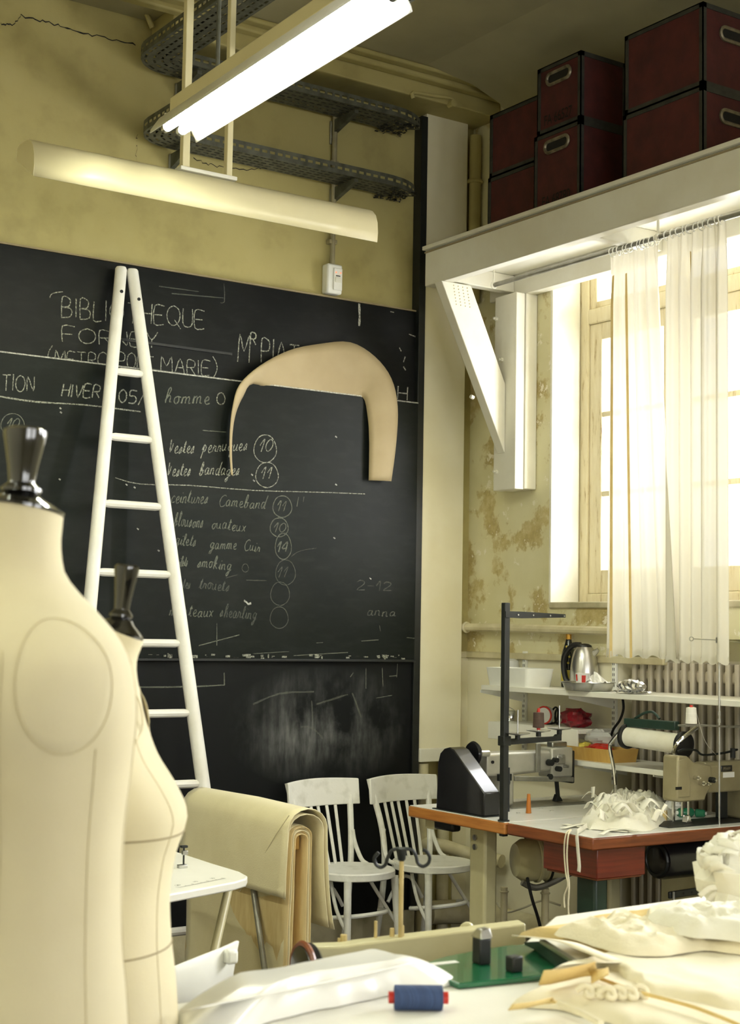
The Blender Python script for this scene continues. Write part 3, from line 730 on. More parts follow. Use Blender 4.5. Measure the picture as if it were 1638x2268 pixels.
cn = thing('wall_conduit', 'grey vertical conduit running down the wall to the switch box', 'conduit', (p.x, 6.48, p.z + .08))
MB().tube([(p.x, 6.47, p.z + .078), (p.x, 6.47, cz)], .014, 10).build('conduit', 'conduit', cn)
for z in (p.z + .2, p.z + .62): box('clip', 'conduit', cn, p.x - .024, p.x + .024, 6.462, 6.499, z - .012, z + .012, bevel=.003)

# ================================================================== perforated cable trays
def tray(name, label, x_in, z, wd, y_near, seed):
    yn = 6.455 - wd                                    # near edge of the run along the wall
    R = .12; yc, xc = yn + wd / 2, x_in + wd / 2
    path = [(V((xc, y_near, 0)), V((0, 1, 0)))]
    L1 = yc - R - y_near; pts = []
    n1 = int(L1 / .044)
    step = .044
    # centre-line sampled by arc length
    def at(s):
        if s < L1: return V((xc, y_near + s, 0)), V((0, 1, 0))
        s2 = s - L1; La = R * PI / 2
        if s2 < La:
            a = s2 / R; return V((xc + R - R * math.cos(a), y_near + L1 + R * math.sin(a), 0)), V((math.sin(a), math.cos(a), 0))
        s3 = s2 - La; x = xc + R + s3; xe = 4.30
        if x < xe: return V((x, yc, 0)), V((1, 0, 0))
        s4 = x - xe; R2 = .2; a = min(s4 / R2, PI / 2 * .9)
        return V((xe + R2 * math.sin(a), yc + R2 * (1 - math.cos(a)) * .5, 0)), V((math.cos(a), math.sin(a) * .6, 0)).normalized()
    tot = L1 + R * PI / 2 + (4.30 - xc - R) + .22
    nrow = 5 if wd > .15 else 4
    prof = []                                           # (across, height, slot-cell to the next point)
    hw = wd / 2
    prof += [(-hw, .055, 0), (-hw, .036, 1), (-hw, .022, 0), (-hw, 0, 0)]
    rp = wd / nrow
    for i in range(nrow):
        c = -hw + rp * (i + .5); prof += [(c - .006, 0, 1), (c + .006, 0, 0)]
    prof += [(hw, 0, 0), (hw, .022, 1), (hw, .036, 0), (hw, .055, 0)]
    us = []; s = 0
    while s < tot: us += [(s, 0), (s + .015, 1)]; s += .044
    us.append((tot, 0)); m = MB(); k = 0; n = len(prof)
    for s, _ in us:
        p, t = at(s); nrm = V((t.y, -t.x, 0))
        for a, h, _ in prof: m.v.append(p + nrm * a + V((0, 0, z + h)))
    rnd = random.Random(seed)
    for i in range(len(us) - 1):
        for j in range(n - 1):
            if us[i][1] and prof[j][2]: continue
            m.f.append((i * n + j, i * n + j + 1, (i + 1) * n + j + 1, (i + 1) * n + j))
    root = thing(name, label, 'cable tray', (xc, yc, z))
    m.build('perforated_channel', 'galv', root, smooth=0, solid=.002, recalc=False)
    # mould and dust clotted on the far end
    cl = MB(); pe, te = at(tot - .05)
    for k in range(70):
        q = pe + V((rnd.uniform(-.09, .07), rnd.uniform(-.09, .09), z - .004 + rnd.uniform(-.012, .004))); a = rnd.uniform(0, PI)
        cl.obox(M.Translation(q) @ M.Rotation(a, 4, 'Z') @ M.Rotation(rnd.uniform(-.6, .6), 4, 'X'), .02, .008, .003)
    cl.build('dust_clot', 'black_metal', root, smooth=0, stuff=True)
    cb = MB()
    for k in range(3):
        o_ = (k - 1) * .03; cb.tube([at(s_)[0] + V((at(s_)[1].y, -at(s_)[1].x, 0)) * (o_ + .01 * math.sin(s_ * 5 + k)) + V((0, 0, z + .012 + .006 * k)) for s_ in [tot * i / 60 for i in range(60)]], .007, 6)
    cb.build('cable', 'black_plastic', root)
    return root, yn
tray('cable_tray', 'lower perforated steel cable tray turning along the wall behind the cream lamp', 2.93, 3.925, .17, 3.2, 1)
tray('cable_tray', 'upper perforated steel cable tray close under the ceiling beam', 2.90, 4.285, .2, 3.2, 2)
for i, (xp, yp, z, lb_) in enumerate(((742, 300, 4.275, 'steel bracket holding the upper cable tray above the conduit'), (742, 425, 3.915, 'steel bracket holding the lower cable tray right of the lamp stems'), (386, 345, 3.915, 'steel bracket holding the lower cable tray left of the lamp stem'), (400, 190, 4.275, 'steel bracket holding the upper cable tray beside the tray corner'))):
    q = px(xp, yp, Y=6.47); br = thing('tray_bracket', lb_, 'bracket', (q.x, 6.48, z), 'tray brackets')
    box('wall_plate', 'galv_light', br, q.x - .02, q.x + .02, 6.485, 6.499, z - .13, z - .002, bevel=.006)
    MB().prism([(q.x - .012, 6.485, z - .075), (q.x - .012, 6.485, z - .003), (q.x - .012, 6.27, z - .003), (q.x - .012, 6.27, z - .02)], (.024, 0, 0)).build('arm', 'galv', br)
    for dz in (.09, .05): MB().cyl((q.x, 6.485, z - dz), (q.x, 6.475, z - dz), .009, n=8).build('bolt', 'steel', br)

# ================================================================== fluorescent lamps
def trough_lamp(label, xc, y0, y1, z, group=None):
    t = thing('fluorescent_lamp', label, 'lamp', (xc, (y0 + y1) / 2, z), group)
    prof = [(-.092, -.014), (-.088, 0), (-.056, .048), (-.03, .06), (.03, .06), (.056, .048), (.088, 0), (.092, -.014)]
    rows = [[V((xc + a, y, z + h)) for a, h in prof] for y in (y0, (y0 + y1) / 2, y1)]
    MB().sheet(rows).build('reflector', 'reflector_white', t, smooth=20, solid=.003, recalc=False)
    box('ballast_housing', 'shade_cream', t, xc - .032, xc + .032, y0 + .03, y1 - .03, z + .069, z + .12, bevel=.004)
    for dx in (-.03, .03):
        tb = MB().cyl((xc + dx, y0 + .012, z + .018), (xc + dx, y1 - .012, z + .018), .0165, n=14).build('tube', 'tube_lit', t)
        for y, s in ((y0 + .012, -1), (y1 - .012, 1)):
            MB().cyl((xc + dx, y, z + .018), (xc + dx, y + s * .022, z + .018), .017, n=12).build('tube_cap', 'steel', tb)
            box('lamp_holder', 'white_paint', t, xc + dx - .012, xc + dx + .012, y - s * .0 - .006, y + .006, z + .02, z + .068, bevel=.002)
    for y in (y0 + .35, y1 - .35):
        MB().cyl((xc, y, z + .12), (xc, y, ZC), .008, n=8).build('suspension_rod', 'galv', t)
    return t
trough_lamp('lit twin tube fluorescent lamp with white reflector hanging under the ceiling', 2.35, 3.42, 4.84, 3.4).rotation_euler = (0, 0, -.03)
trough_lamp('added unseen twin tube fluorescent lamp brightening the room from the left', -.6, 3.6, 5.0, 3.75)  # out of view, added to brighten faces turned to the left
trough_lamp('added unseen twin tube fluorescent fill lamp near the left wall', -.6, 1.2, 2.6, 3.75)  # second lamp added out of view for the same fill

a0, a1 = px(68, 350, Y=5.24).x, px(824, 500, Y=5.24).x; zs = 3.262
al = thing('wall_washer_lamp', 'long cream curved shade lamp hung on two stems facing the blackboard', 'lamp', ((a0 + a1) / 2, 5.28, zs))
prof = [(5.202, .0), (5.198, .04), (5.202, .085), (5.215, .118), (5.24, .142), (5.27, .155), (5.31, .16), (5.36, .158), (5.378, .146), (5.381, .10)]
MB().sheet([[V((x, y, zs + h)) for y, h in prof] for x in [a0 + (a1 - a0) * i / 6 for i in range(7)]]).build('shade', 'shade_cream', al, smooth=50, solid=.004, recalc=False)
box('ballast_housing', 'shade_cream', al, a0 + .05, a1 - .05, 5.285, 5.36, zs + .11, zs + .152, bevel=.003)
tb = MB().cyl((a0 + .04, 5.315, zs + .075), (a1 - .04, 5.315, zs + .075), .0165, n=14).build('tube', 'tube_lit_soft', al)
for x, s in ((a0 + .04, -1), (a1 - .04, 1)):
    MB().cyl((x, 5.315, zs + .075), (x + s * .02, 5.315, zs + .075), .017, n=12).build('tube_cap', 'steel', tb)
    box('lamp_holder', 'white_paint', al, x - .007, x + .007, 5.30, 5.33, zs + .065, zs + .112, bevel=.002)
for x in (a0, a1): MB().prism([V((x - .002, y, zs + h)) for y, h in prof] + [V((x - .002, 5.30, zs + .06))], (.004, 0, 0)).build('end_plate', 'shade_cream', al, smooth=0)
s1, s2 = px(409, 350, Y=5.29).x, px(505, 360, Y=5.29).x
box('mounting_plate', 'white_paint', al, s1 - .03, s2 + .03, 5.262, 5.318, zs + .162, zs + .178, bevel=.003)
for x, wd in ((s1, .032), (s2, .026)): box('stem', 'shade_cream', al, x - wd / 2, x + wd / 2, 5.275, 5.305, zs + .176, ZC, bevel=.003)

# ================================================================== loft shelf
ls = thing('loft_shelf', 'white painted timber loft shelf over the window carrying the trunks', 'shelf', (4.75, 4.2, 3.4))
YE = 6.186
box('front_beam', 'beam_paint', ls, 4.49, 4.55, -1.2, YE, 3.392, 3.578, bevel=.004)
box('shelf_board', 'beam_paint', ls, 4.472, XB - .002, -1.2, YE + .004, 3.58, 3.60, bevel=.002)
MB().box(4.484, 4.49, -1.2, YE, 3.565, 3.572).build('edge_strip', 'seam_dark', ls)
box('soffit_board', 'beam_paint', ls, 4.55, 4.95, -1.2, YE, 3.49, 3.51, bevel=.002)
box('wall_beam', 'beam_paint', ls, 4.96, 5.03, -1.2, 6.24, 3.38, 3.55, bevel=.005)
for y in (6.06, 4.98, 3.6, 1.8, 0): box('cross_joist', 'beam_paint', ls, 4.55, 4.96, y - .03, y + .03, 3.40, 3.49, bevel=.004)
pz0, pz1 = 2.352, 3.38
box('wall_post', 'beam_paint', ls, 4.90, 4.958, 5.94, 6.117, pz0, pz1, bevel=.004)
box('wall_post', 'beam_paint', ls, 4.962, XB - .002, 5.935, 6.12, pz0 + .004, pz1, bevel=.004)
YBR = 6.02
bp = [px(x, y, Y=YBR) for x, y in ((977, 628), (1043, 647), (1118, 851), (1119, 1004))]
for b_ in bp[2:]: b_.x = 4.898
bp[0].z = bp[1].z = 3.392
MB().prism(bp, (0, .062, 0)).build('brace', 'beam_paint', ls, bevel=.004, smooth=30)
for (x, y, X) in ((1100, 706, 4.9), (1112, 797, 4.9), (1100, 1045, 4.9)):
    q = px(x, y, X=X); MB().cyl(q, q + V((-.014, 0, 0)), .011, n=8).cyl(q + V((-.014, 0, 0)), q + V((-.026, 0, 0)), .006, n=8).build('bolt', 'white_paint', ls)
q = px(1060, 880, Y=YBR); MB().cyl(q + V((-.012, .03, 0)), q + V((-.03, .03, .006)), .011, n=8).build('bolt', 'white_paint', ls)
nm = MB()
for i in range(4):
    for j in range(7):
        q = px(1004 + i * 10 + j * 1, 632 + j * 7 + i * 2, Y=YBR); nm.cyl(q + V((0, .002, 0)), q + V((0, -.003, 0)), .003, n=6)
nm.build('nail_heads', 'seam_line', ls, stuff=True)

# ================================================================== trunks on the loft shelf
def trunk(label, x0, x1, y0, y1, z0, z1, code=None, handle='x'):
    t = thing('trunk', label, 'trunk', ((x0 + x1) / 2, (y0 + y1) / 2, z0), 'red trunks on the loft shelf')
    e = .004
    box('body', 'trunk_red', t, x0 + e, x1 - e, y0 + e, y1 - e, z0 + e, z1 - e, bevel=.004)
    m = MB(); w_ = .022; th = .005
    X, Y, Z = (x0, x1), (y0, y1), (z0, z1)
    for x in X:
        for y in Y:
            sx = 1 if x == x0 else -1; sy = 1 if y == y0 else -1
            m.box(*sorted((x, x + sx * w_)), *sorted((y, y + sy * th)), z0, z1); m.box(*sorted((x, x + sx * th)), *sorted((y, y + sy * w_)), z0, z1)
    for z in Z:
        sz = 1 if z == z0 else -1
        for x in X:
            sx = 1 if x == x0 else -1; m.box(*sorted((x, x + sx * th)), y0, y1, *sorted((z, z + sz * w_))); m.box(*sorted((x, x + sx * w_)), y0, y1, *sorted((z, z + sz * th)))
        for y in Y:
            sy = 1 if y == y0 else -1; m.box(x0, x1, *sorted((y, y + sy * th)), *sorted((z, z + sz * w_)))
    m.build('edge_trim', 'trunk_trim', t, smooth=0)
    if not handle: return t
    hz = z1 - .075 if code else z1 - .11
    if handle == 'x':
        c = V((x0, (y0 + y1) / 2, hz)); A, B = V((0, 1, 0)), V((-1, 0, 0)); hl = min(.055, (y1 - y0) * .24)
    else:
        c = V(((x0 + x1) / 2, y0, hz)); A, B = V((1, 0, 0)), V((0, -1, 0)); hl = .055
    hp = [c + A * (hl * math.cos(a) if abs(math.cos(a)) < .01 else (hl if math.cos(a) > 0 else -hl) + .028 * math.cos(a)) + V((0, 0, .028 * math.sin(a))) + B * .002 for a in [2 * PI * i / 20 + .02 for i in range(20)]]
    MB().tube(hp, .0085, 6, closed=True).build('handle_rim', 'trunk_metal', t)
    MB().prism([p_ - B * .004 for p_ in hp], B * .003).build('handle_recess', 'ink', t)
    if code:
        text_mesh('stencil_number', code, 'ink', t, c + V((0, 0, -(hz - z0) + .035)) + B * .003, -A if handle == 'x' else A, (0, 0, 1), .05, squeeze=.72)
    return t
zs0 = 3.60
trunk('dark red trunk stencilled FA 68780 with oval handle hole, lower of the pair', 4.58, 4.87, 5.10, 5.43, zs0, 3.995, 'FA 68780')
trunk('dark red trunk stencilled FA 66527 with oval handle, upper of the pair', 4.58, 4.87, 5.10, 5.41, 3.995, 4.325, 'FA 66527')
trunk('dark red trunk nearest the column, bottom of its stack', 4.64, 4.95, 5.44, 5.86, zs0, 3.91, handle=None)
trunk('dark red trunk nearest the column, top of its stack', 4.64, 4.95, 5.44, 5.85, 3.91, 4.235, handle=None)
trunk('long dark red trunk at the right edge, bottom of its stack', 4.60, 4.98, 4.355, 4.84, zs0, 3.94, handle='y')
trunk('long dark red trunk at the right edge, top of its stack', 4.60, 4.98, 4.355, 4.83, 3.94, 4.305, handle='y')

# ================================================================== curtain rods and curtains
XRD = 4.75
def rod(label, ya, yb, z, X):
    t = thing('curtain_rod', label, 'rod', (X, (ya + yb) / 2, z))
    MB().cyl((X, ya, z), (X, yb, z), .0115, n=12).build('tube', 'steel_grey', t)
    for y in (ya - .008, yb + .008):
        MB().torus((X, y, z), (0, 1, 0), .016, .004, 14, 6).build('eye_ring', 'white_paint', t)
        MB().cyl((X, y, z + .016), (X, y, 3.49), .004, n=6).build('hook_stem', 'white_paint', t)
    return t
zr1 = px(1095, 631, X=XRD).z
rod('grey curtain rod under the loft shelf beside the brace', 4.78, px(1095, 631, X=XRD).y, zr1, XRD)
rod('grey curtain rod under the loft shelf at the right edge', 3.6, 4.745, zr1 - .004, XRD - .012)
def curtain(label, ya0, ya1, yb0, yb1, ztop, zbot, nf, seed, X, rod_z, seams):
    """ya* = top edge ends (far, near), yb* = bottom edge ends"""
    rnd = random.Random(seed); ph = [rnd.uniform(0, 6.28) for _ in range(6)]
    t = thing('curtain', label, 'curtain', (X, (ya0 + ya1) / 2, zbot), 'white sheer curtains')
    nu, nv = 110, 40; rows = []
    def pt(u, v):
        fl = min(1, v / .12)
        a = .010 + .020 * fl
        wv = math.sin(2 * PI * nf * u + ph[0] + .5 * math.sin(2 * PI * u * 2 + ph[1])) + .45 * math.sin(2 * PI * nf * 2.3 * u + ph[2]) * (1 - .5 * v)
        y0 = ya0 + (yb0 - ya0) * v; y1 = ya1 + (yb1 - ya1) * v
        bul = .03 * math.sin(PI * min(1, v / .5)) * (1 if u > .9 else 0)
        y = y0 + (y1 - y0) * u + .006 * math.cos(2 * PI * nf * u + ph[3]) * fl
        z = ztop + (zbot - ztop) * v + (.008 * math.sin(2 * PI * nf * 2 * u + ph[4]) if v > .97 else 0) + (.006 * math.sin(2 * PI * nf * 3 * u) * (1 - fl))
        return V((X + a * wv * .55 + .02 * v * math.sin(3 * u + ph[5]), y, z))
    for i in range(nv + 1): rows.append([pt(j / nu, i / nv) for j in range(nu + 1)])
    cl = MB().sheet(rows).build('cloth', 'sheer_curtain', t, smooth=180, recalc=False)
    hem = [[pt(j / nu, v) + V((-.003, 0, 0)) for j in range(nu + 1)] for v in (.985, 1.0)]
    MB().sheet(hem).build('hem', 'sheer_curtain', cl, smooth=180, recalc=False)
    for u, w_ in seams:
        MB().sheet([[pt(u + du, i / nv) + V((-.004, 0, 0)) for du in (-w_, w_)] for i in range(2, nv + 1)]).build('yellowed_seam', 'calico_gold', cl, smooth=180, recalc=False)
    n = 11
    for k in range(n):
        u = (k + .5) / n; y = ya0 + (ya1 - ya0) * u + rnd.uniform(-.008, .008)
        MB().torus((X, y, rod_z - .008), (rnd.uniform(-.3, .3), 1, rnd.uniform(-.2, .2)), .021, .0028, 14, 5).build('ring', 'pale_plastic', t)
    return t
zt = zr1 - .03
curtain('left sheer white curtain with a yellowed seam, hanging behind the kettle', 5.085, 4.76, 5.125, 4.62, zt, 1.515, 4.5, 3, XRD, zr1, [(.14, .010), (.36, .006)])
curtain('right sheer white curtain covering the window at the picture edge', 4.70, 4.345, 4.72, 4.325, zt + .01, 1.50, 5, 8, XRD - .025, zr1 - .004, [(.42, .006)])

# ================================================================== radiator in the window niche
rd = thing('radiator', 'tall cream column radiator under the window behind the shelf', 'radiator', (5.11, 4.75, .12))
proto = None
for k in range(19):
    y = 5.235 - k * .0535
    if proto is None:
        mb = MB()
        mb.loft([[V((5.11 + cx * .055, 5.235 + cy * .0135, z)) for cx, cy in ((-1, -.6), (-.9, -1), (.9, -1), (1, -.6), (1, .6), (.9, 1), (-.9, 1), (-1, .6))] for z in (.2, 1.49)])
        proto = mb.build('column', 'radiator_paint', rd, bevel=.004)
    else:
        c = proto.copy(); COL.objects.link(c); c.location = (0, y - 5.235, 0); ORG[c] = ORG[proto]
box('header', 'radiator_paint', rd, 5.075, 5.145, 4.25, 5.25, 1.40, 1.455, bevel=.012)
box('header', 'radiator_paint', rd, 5.075, 5.145, 4.25, 5.25, .25, .31, bevel=.012)
for y in (4.3, 5.2): box('foot', 'radiator_paint', rd, 5.08, 5.14, y - .02, y + .02, 0, .25, bevel=.004)

# ================================================================== wall shelves
sh = thing('wall_shelf', 'long white shelf holding the kettle and tray in front of the radiator', 'shelf', (4.87, 5.0, 1.32))
ZS = 1.35
box('board', 'table_white', sh, 4.715, XB - .004, 3.4, 5.965, ZS - .026, ZS, bevel=.003)
UPY = [px(1158, 1560, X=5.02).y, px(1357, 1560, X=5.02).y]
for y in UPY:
    r_ = box('slotted_upright', 'pale_plastic', sh, 5.022, XB - .001, y - .013, y + .013, .9, 1.52, bevel=.002)
    sm = MB()
    for k in range(22):
        for dy in (-.005, .005): sm.box(5.0212, 5.0216, y + dy - .0018, y + dy + .0018, .92 + k * .026, .934 + k * .026)
    sm.build('slot_row', 'ink', r_, smooth=0, stuff=True)
    MB().prism([(5.022, y - .004, ZS - .027), (4.74, y - .004, ZS - .027), (4.74, y - .004, ZS - .04), (5.022, y - .004, ZS - .09)], (0, .008, 0)).build('bracket', 'pale_plastic', sh)
ZS2, ZS3 = 1.165, 1.03
s2_ = thing('wall_shelf', 'short white middle shelf under the kettle shelf with a red bag', 'shelf', (4.9, 5.6, ZS2 - .03))
box('board', 'table_white', s2_, 4.80, 5.02, 5.33, 6.0, ZS2 - .022, ZS2, bevel=.003)
box('front_lip', 'table_white', s2_, 4.79, 4.80, 5.33, 6.0, ZS2 - .085, ZS2, bevel=.002)
for y in (5.92, 5.42): MB().prism([(5.022, y - .004, ZS2 - .023), (4.82, y - .004, ZS2 - .023), (4.82, y - .004, ZS2 - .035), (5.022, y - .004, ZS2 - .08)], (0, .008, 0)).build('bracket', 'pale_plastic', s2_)
s3_ = thing('wall_shelf', 'low white shelf behind the sewing machines holding the tan tray', 'shelf', (4.87, 5.0, ZS3 - .03))
box('board', 'table_white', s3_, 4.72, XB - .004, 4.62, 5.33, ZS3 - .024, ZS3, bevel=.003)
for y in (5.25, 4.8): MB().prism([(5.03, y - .004, ZS3 - .025), (4.76, y - .004, ZS3 - .025), (4.76, y - .004, ZS3 - .036), (5.03, y - .004, ZS3 - .08)], (0, .008, 0)).build('bracket', 'pale_plastic', s3_)
CORD = MB().tube(smooth_path([px(1378, 1545, X=4.98), px(1380, 1570, X=4.98), px(1372, 1595, X=4.98), px(1358, 1615, X=4.98), px(1350, 1640, X=5.0)], 5), .006, 8)

# --- things on the shelves
def onx(xp, X):                     # Y of a thing seen at photo column xp and standing at depth X
    return px(xp, 1500, X=X).y
# kettle
X = 4.967; y = onx(1293, X); kt = thing('kettle', 'brushed steel electric kettle with black handle on the shelf', 'kettle', (X, y, ZS)); o = V((X, y, ZS))
MB().lathe([(.06, 0), (.065, .004), (.065, .02), (.0, .02)], o, n=28).build('base', 'black_plastic', kt)
MB().lathe([(.068, .022), (.071, .03), (.069, .09), (.063, .14), (.052, .18), (.038, .2)], o, n=32).build('body', 'brushed_steel', kt)
MB().lathe([(.038, .198), (.035, .208), (.02, .216), (0, .218)], o, n=24).build('lid', 'black_plastic', kt)
hd = V((-.35, .94, 0)).normalized()
MB().tube(smooth_path([o + hd * .02 + V((0, 0, .21)), o + hd * .065 + V((0, 0, .205)), o + hd * .105 + V((0, 0, .16)), o + hd * .112 + V((0, 0, .1)), o + hd * .098 + V((0, 0, .04)), o + hd * .07 + V((0, 0, .025))], 5), [.014] * 26, 10).build('handle', 'black_plastic', kt)
CORD.build('cord', 'rubber_black', kt)
MB().tube([o - hd * .045 + V((0, 0, .165)), o - hd * .075 + V((0, 0, .19))], [.018, .009], 10).build('spout', 'brushed_steel', kt)
# bottle
X = 4.995; y = onx(1258, X); bt = thing('bottle', 'dark bottle with gold foil neck standing behind the kettle', 'bottle', (X, y, ZS)); o = V((X, y, ZS))
MB().lathe([(.034, 0), (.036, .008), (.036, .15), (.03, .18), (.016, .225), (.013, .24)], o, n=20).build('glass', 'bottle_dark', bt)
MB().lathe([(.0135, .232), (.0145, .24), (.0145, .283), (.012, .287), (0, .287)], o, n=16).build('foil', 'gold_foil', bt)
MB().lathe([(.0365, .03), (.0365, .085)], o, n=20, caps=False).build('label', 'label_yellow', bt)
dm = MB()
for k, (a, z) in enumerate(((3.6, .2), (3.9, .185), (3.75, .165), (4.1, .15), (3.5, .14), (3.95, .12))):
    rr = .0365 if z < .15 else .0365 - (z - .15) * .25
    d_ = V((math.cos(a), math.sin(a), 0)); dm.cyl(o + d_ * (rr - .002) + V((0, 0, z)), o + d_ * (rr + .001) + V((0, 0, z)), .006, n=8)
dm.build('label_dots', 'label_yellow', bt)
# round tin tray, cup, foil, tub, dish
X = 4.775; y = onx(1302, X); tr_ = thing('baking_tin', 'round shallow aluminium tin holding a cup on the shelf', 'tin', (X, y, ZS)); o = V((X, y, ZS))
MB().lathe([(.0, .001), (.104, .001), (.108, .004), (.12, .036), (.126, .038), (.126, .041), (.117, .041), (.105, .007), (0, .005)], o, n=40).build('pan', 'steel', tr_)
o2 = o + V((-.01, .03, .005)); mg = thing('cup', 'white paper cup with red print standing in the round tin', 'cup', o2)
MB().lathe([(.026, 0), (.033, .075), (.031, .075), (.025, .006), (0, .005)], o2, n=24).build('cup_wall', 'ceramic', mg)
def wrap(name, m, a0_, a1_, z0, z1):
    MB().sheet([[o2 + V((math.cos(a), math.sin(a), 0)) * (.0265 + z * .0935 + .0006) + V((0, 0, z)) for a in [a0_ + (a1_ - a0_) * i / 8 for i in range(9)]] for z in (z0, (z0 + z1) / 2, z1)]).build(name, m, mg, recalc=False)
wrap('red_patch', 'red_plastic', 3.9, 4.5, .03, .066); wrap('orange_patch', 'orange_plastic', 3.9, 4.4, .012, .028); wrap('red_patch', 'red_plastic', 2.9, 3.2, .04, .07)
o3 = o + V((.02, -.045, .02)); rnd = random.Random(7)
cw = MB(); rows = []
for i in range(9):
    rows.append([o3 + V(((i / 8 - .5) * .07 + rnd.uniform(-.004, .004), (j / 8 - .5) * .1 + rnd.uniform(-.005, .005), .02 + .05 * math.exp(-((i - 4) ** 2 + (j - 5) ** 2) / 8) + rnd.uniform(-.006, .006))) for j in range(9)])
tag(cw.sheet(rows).build('paper_wrapper', 'ceramic', None, smooth=0, solid=.0008, recalc=False), 'crumpled white paper wrapper beside the cup in the round tin', 'wrapper')
X = 4.745; y = onx(1398, X); o = V((X, y, ZS)); rows = []; rnd = random.Random(11)
rings = []
for i in range(15):
    t_ = i / 14; r_ = .036 * math.sin(PI * (t_ * .86 + .07)) ** .6
    rings.append([o + V((math.cos(a) * r_ * rnd.uniform(.8, 1.1), (t_ - .5) * -.16, .034 + r_ * .85 * math.sin(a) * rnd.uniform(.8, 1.1))) for a in [2 * PI * j / 14 for j in range(14)]])
fo = thing('foil_parcel', 'crumpled aluminium foil parcel at the shelf edge', 'foil', o)
MB().loft(rings).build('parcel', 'foil', fo, smooth=0)
rows = [[o + V((-.04 + .085 * i / 4, -.085 + .17 * j / 16, .003 + rnd.uniform(0, .012))) for i in range(5)] for j in range(17)]
MB().sheet(rows).build('foil_edge', 'foil', fo, smooth=0, solid=.001, recalc=False)
X = 4.82; y = onx(1150, X); tb_ = thing('storage_tub', 'translucent white plastic tub at the left end of the shelf', 'tub', (X, y, ZS)); o = V((X, y, ZS))
def rr(cx, cy, hx, hy, z, n=5, r=.02):
    out = []
    for qx, qy, a0_ in ((1, 1, 0), (-1, 1, PI / 2), (-1, -1, PI), (1, -1, 1.5 * PI)):
        for i in range(n): a = a0_ + PI / 2 * i / (n - 1); out.append(V((cx + qx * (hx - r) + r * math.cos(a), cy + qy * (hy - r) + r * math.sin(a), z)))
    return out
MB().loft([rr(X, y, .08, .15, ZS), rr(X, y, .09, .165, ZS + .09), rr(X, y, .086, .161, ZS + .09), rr(X, y, .076, .146, ZS + .004)]).build('tub', 'pale_plastic', tb_)
q = V((4.985, onx(1128, 4.985), ZS + .0)); gj = thing('glass_dish', 'clear glass dish upside down behind the white tub', 'dish', q)
MB().lathe([(.05, 0), (.052, .08), (.046, .12), (.03, .13), (0, .131)], q, n=20).build('bowl', 'clear_plastic', gj)
# middle shelf
X = 4.9; y = onx(1130, X); q = V((X, y, ZS2)); tn = thing('tin_can', 'small shiny tin can on the middle shelf left end', 'can', q)
MB().lathe([(.034, 0), (.036, .003), (.034, .006), (.034, .05), (.036, .053), (.034, .056), (0, .056)], q, n=20).build('can', 'chrome', tn)
MB().tube(smooth_path([q + V((-.03, -.01, .06)), q + V((-.04, -.03, .075)), q + V((-.02, -.05, .06)), q + V((0, -.04, .05))], 4), .003, 6).build('wire_bail', 'chrome', tn)
def crumple_blob(name, label, cat, m, c, rx, ry, rz, seed, parent=None, amp=.35):
    rnd = random.Random(seed); rings = []
    for i in range(1, 12):
        a = PI * i / 12; ring_ = []
        for j in range(18):
            b = 2 * PI * j / 18; d_ = V((math.sin(a) * math.cos(b), math.sin(a) * math.sin(b), -math.cos(a)))
            k = 1 + amp * noise.noise(d_ * 2.2 + V((seed, 0, 0))) + amp * .6 * noise.noise(d_ * 5 + V((0, seed, 0)))
            p_ = c + V((d_.x * rx, d_.y * ry, d_.z * rz)) * k; p_.z = max(p_.z, c.z - rz * .98); ring_.append(p_)
        rings.append(ring_)
    o_ = MB().loft(rings).build(name, m, parent, smooth=25)
    return tag(o_, label, cat) if label else o_
y = onx(1275, 4.9)
crumple_blob('plastic_bag', 'crumpled dark red plastic bag on the middle shelf', 'bag', 'red_bag', V((4.9, y, ZS2 + .042)), .055, .09, .043, 5)
y = onx(1212, 4.92); q = V((4.92, y, ZS2)); cl_ = thing('alarm_clock', 'round white dial leaning behind the brown thread cone', 'clock', q)
MB().lathe([(.04, 0), (.044, .004), (.044, .03), (.04, .034), (0, .034)], q + V((0, 0, .046)), axis=(-1, -.3, 0), n=24).build('case', 'ceramic', cl_)
MB().torus(q + V((-.03, -.01, .046)), (-1, -.3, 0), .041, .005, 24, 6).build('rim', 'red_plastic', cl_)
box('foot', 'black_plastic', cl_, q.x - .02, q.x + .02, q.y - .02, q.y + .02, ZS2, ZS2 + .01)
y = onx(1228, 4.95); q = V((4.95, y, ZS2)); hp_ = thing('headphone_cord', 'coiled black cord beside the red bag', 'cord', q)
MB().torus(q + V((0, 0, .045)), (-1, .3, .2), .04, .005, 20, 6).torus(q + V((-.01, -.03, .04)), (-1, .5, 0), .035, .005, 20, 6).build('coil', 'rubber_black', hp_)
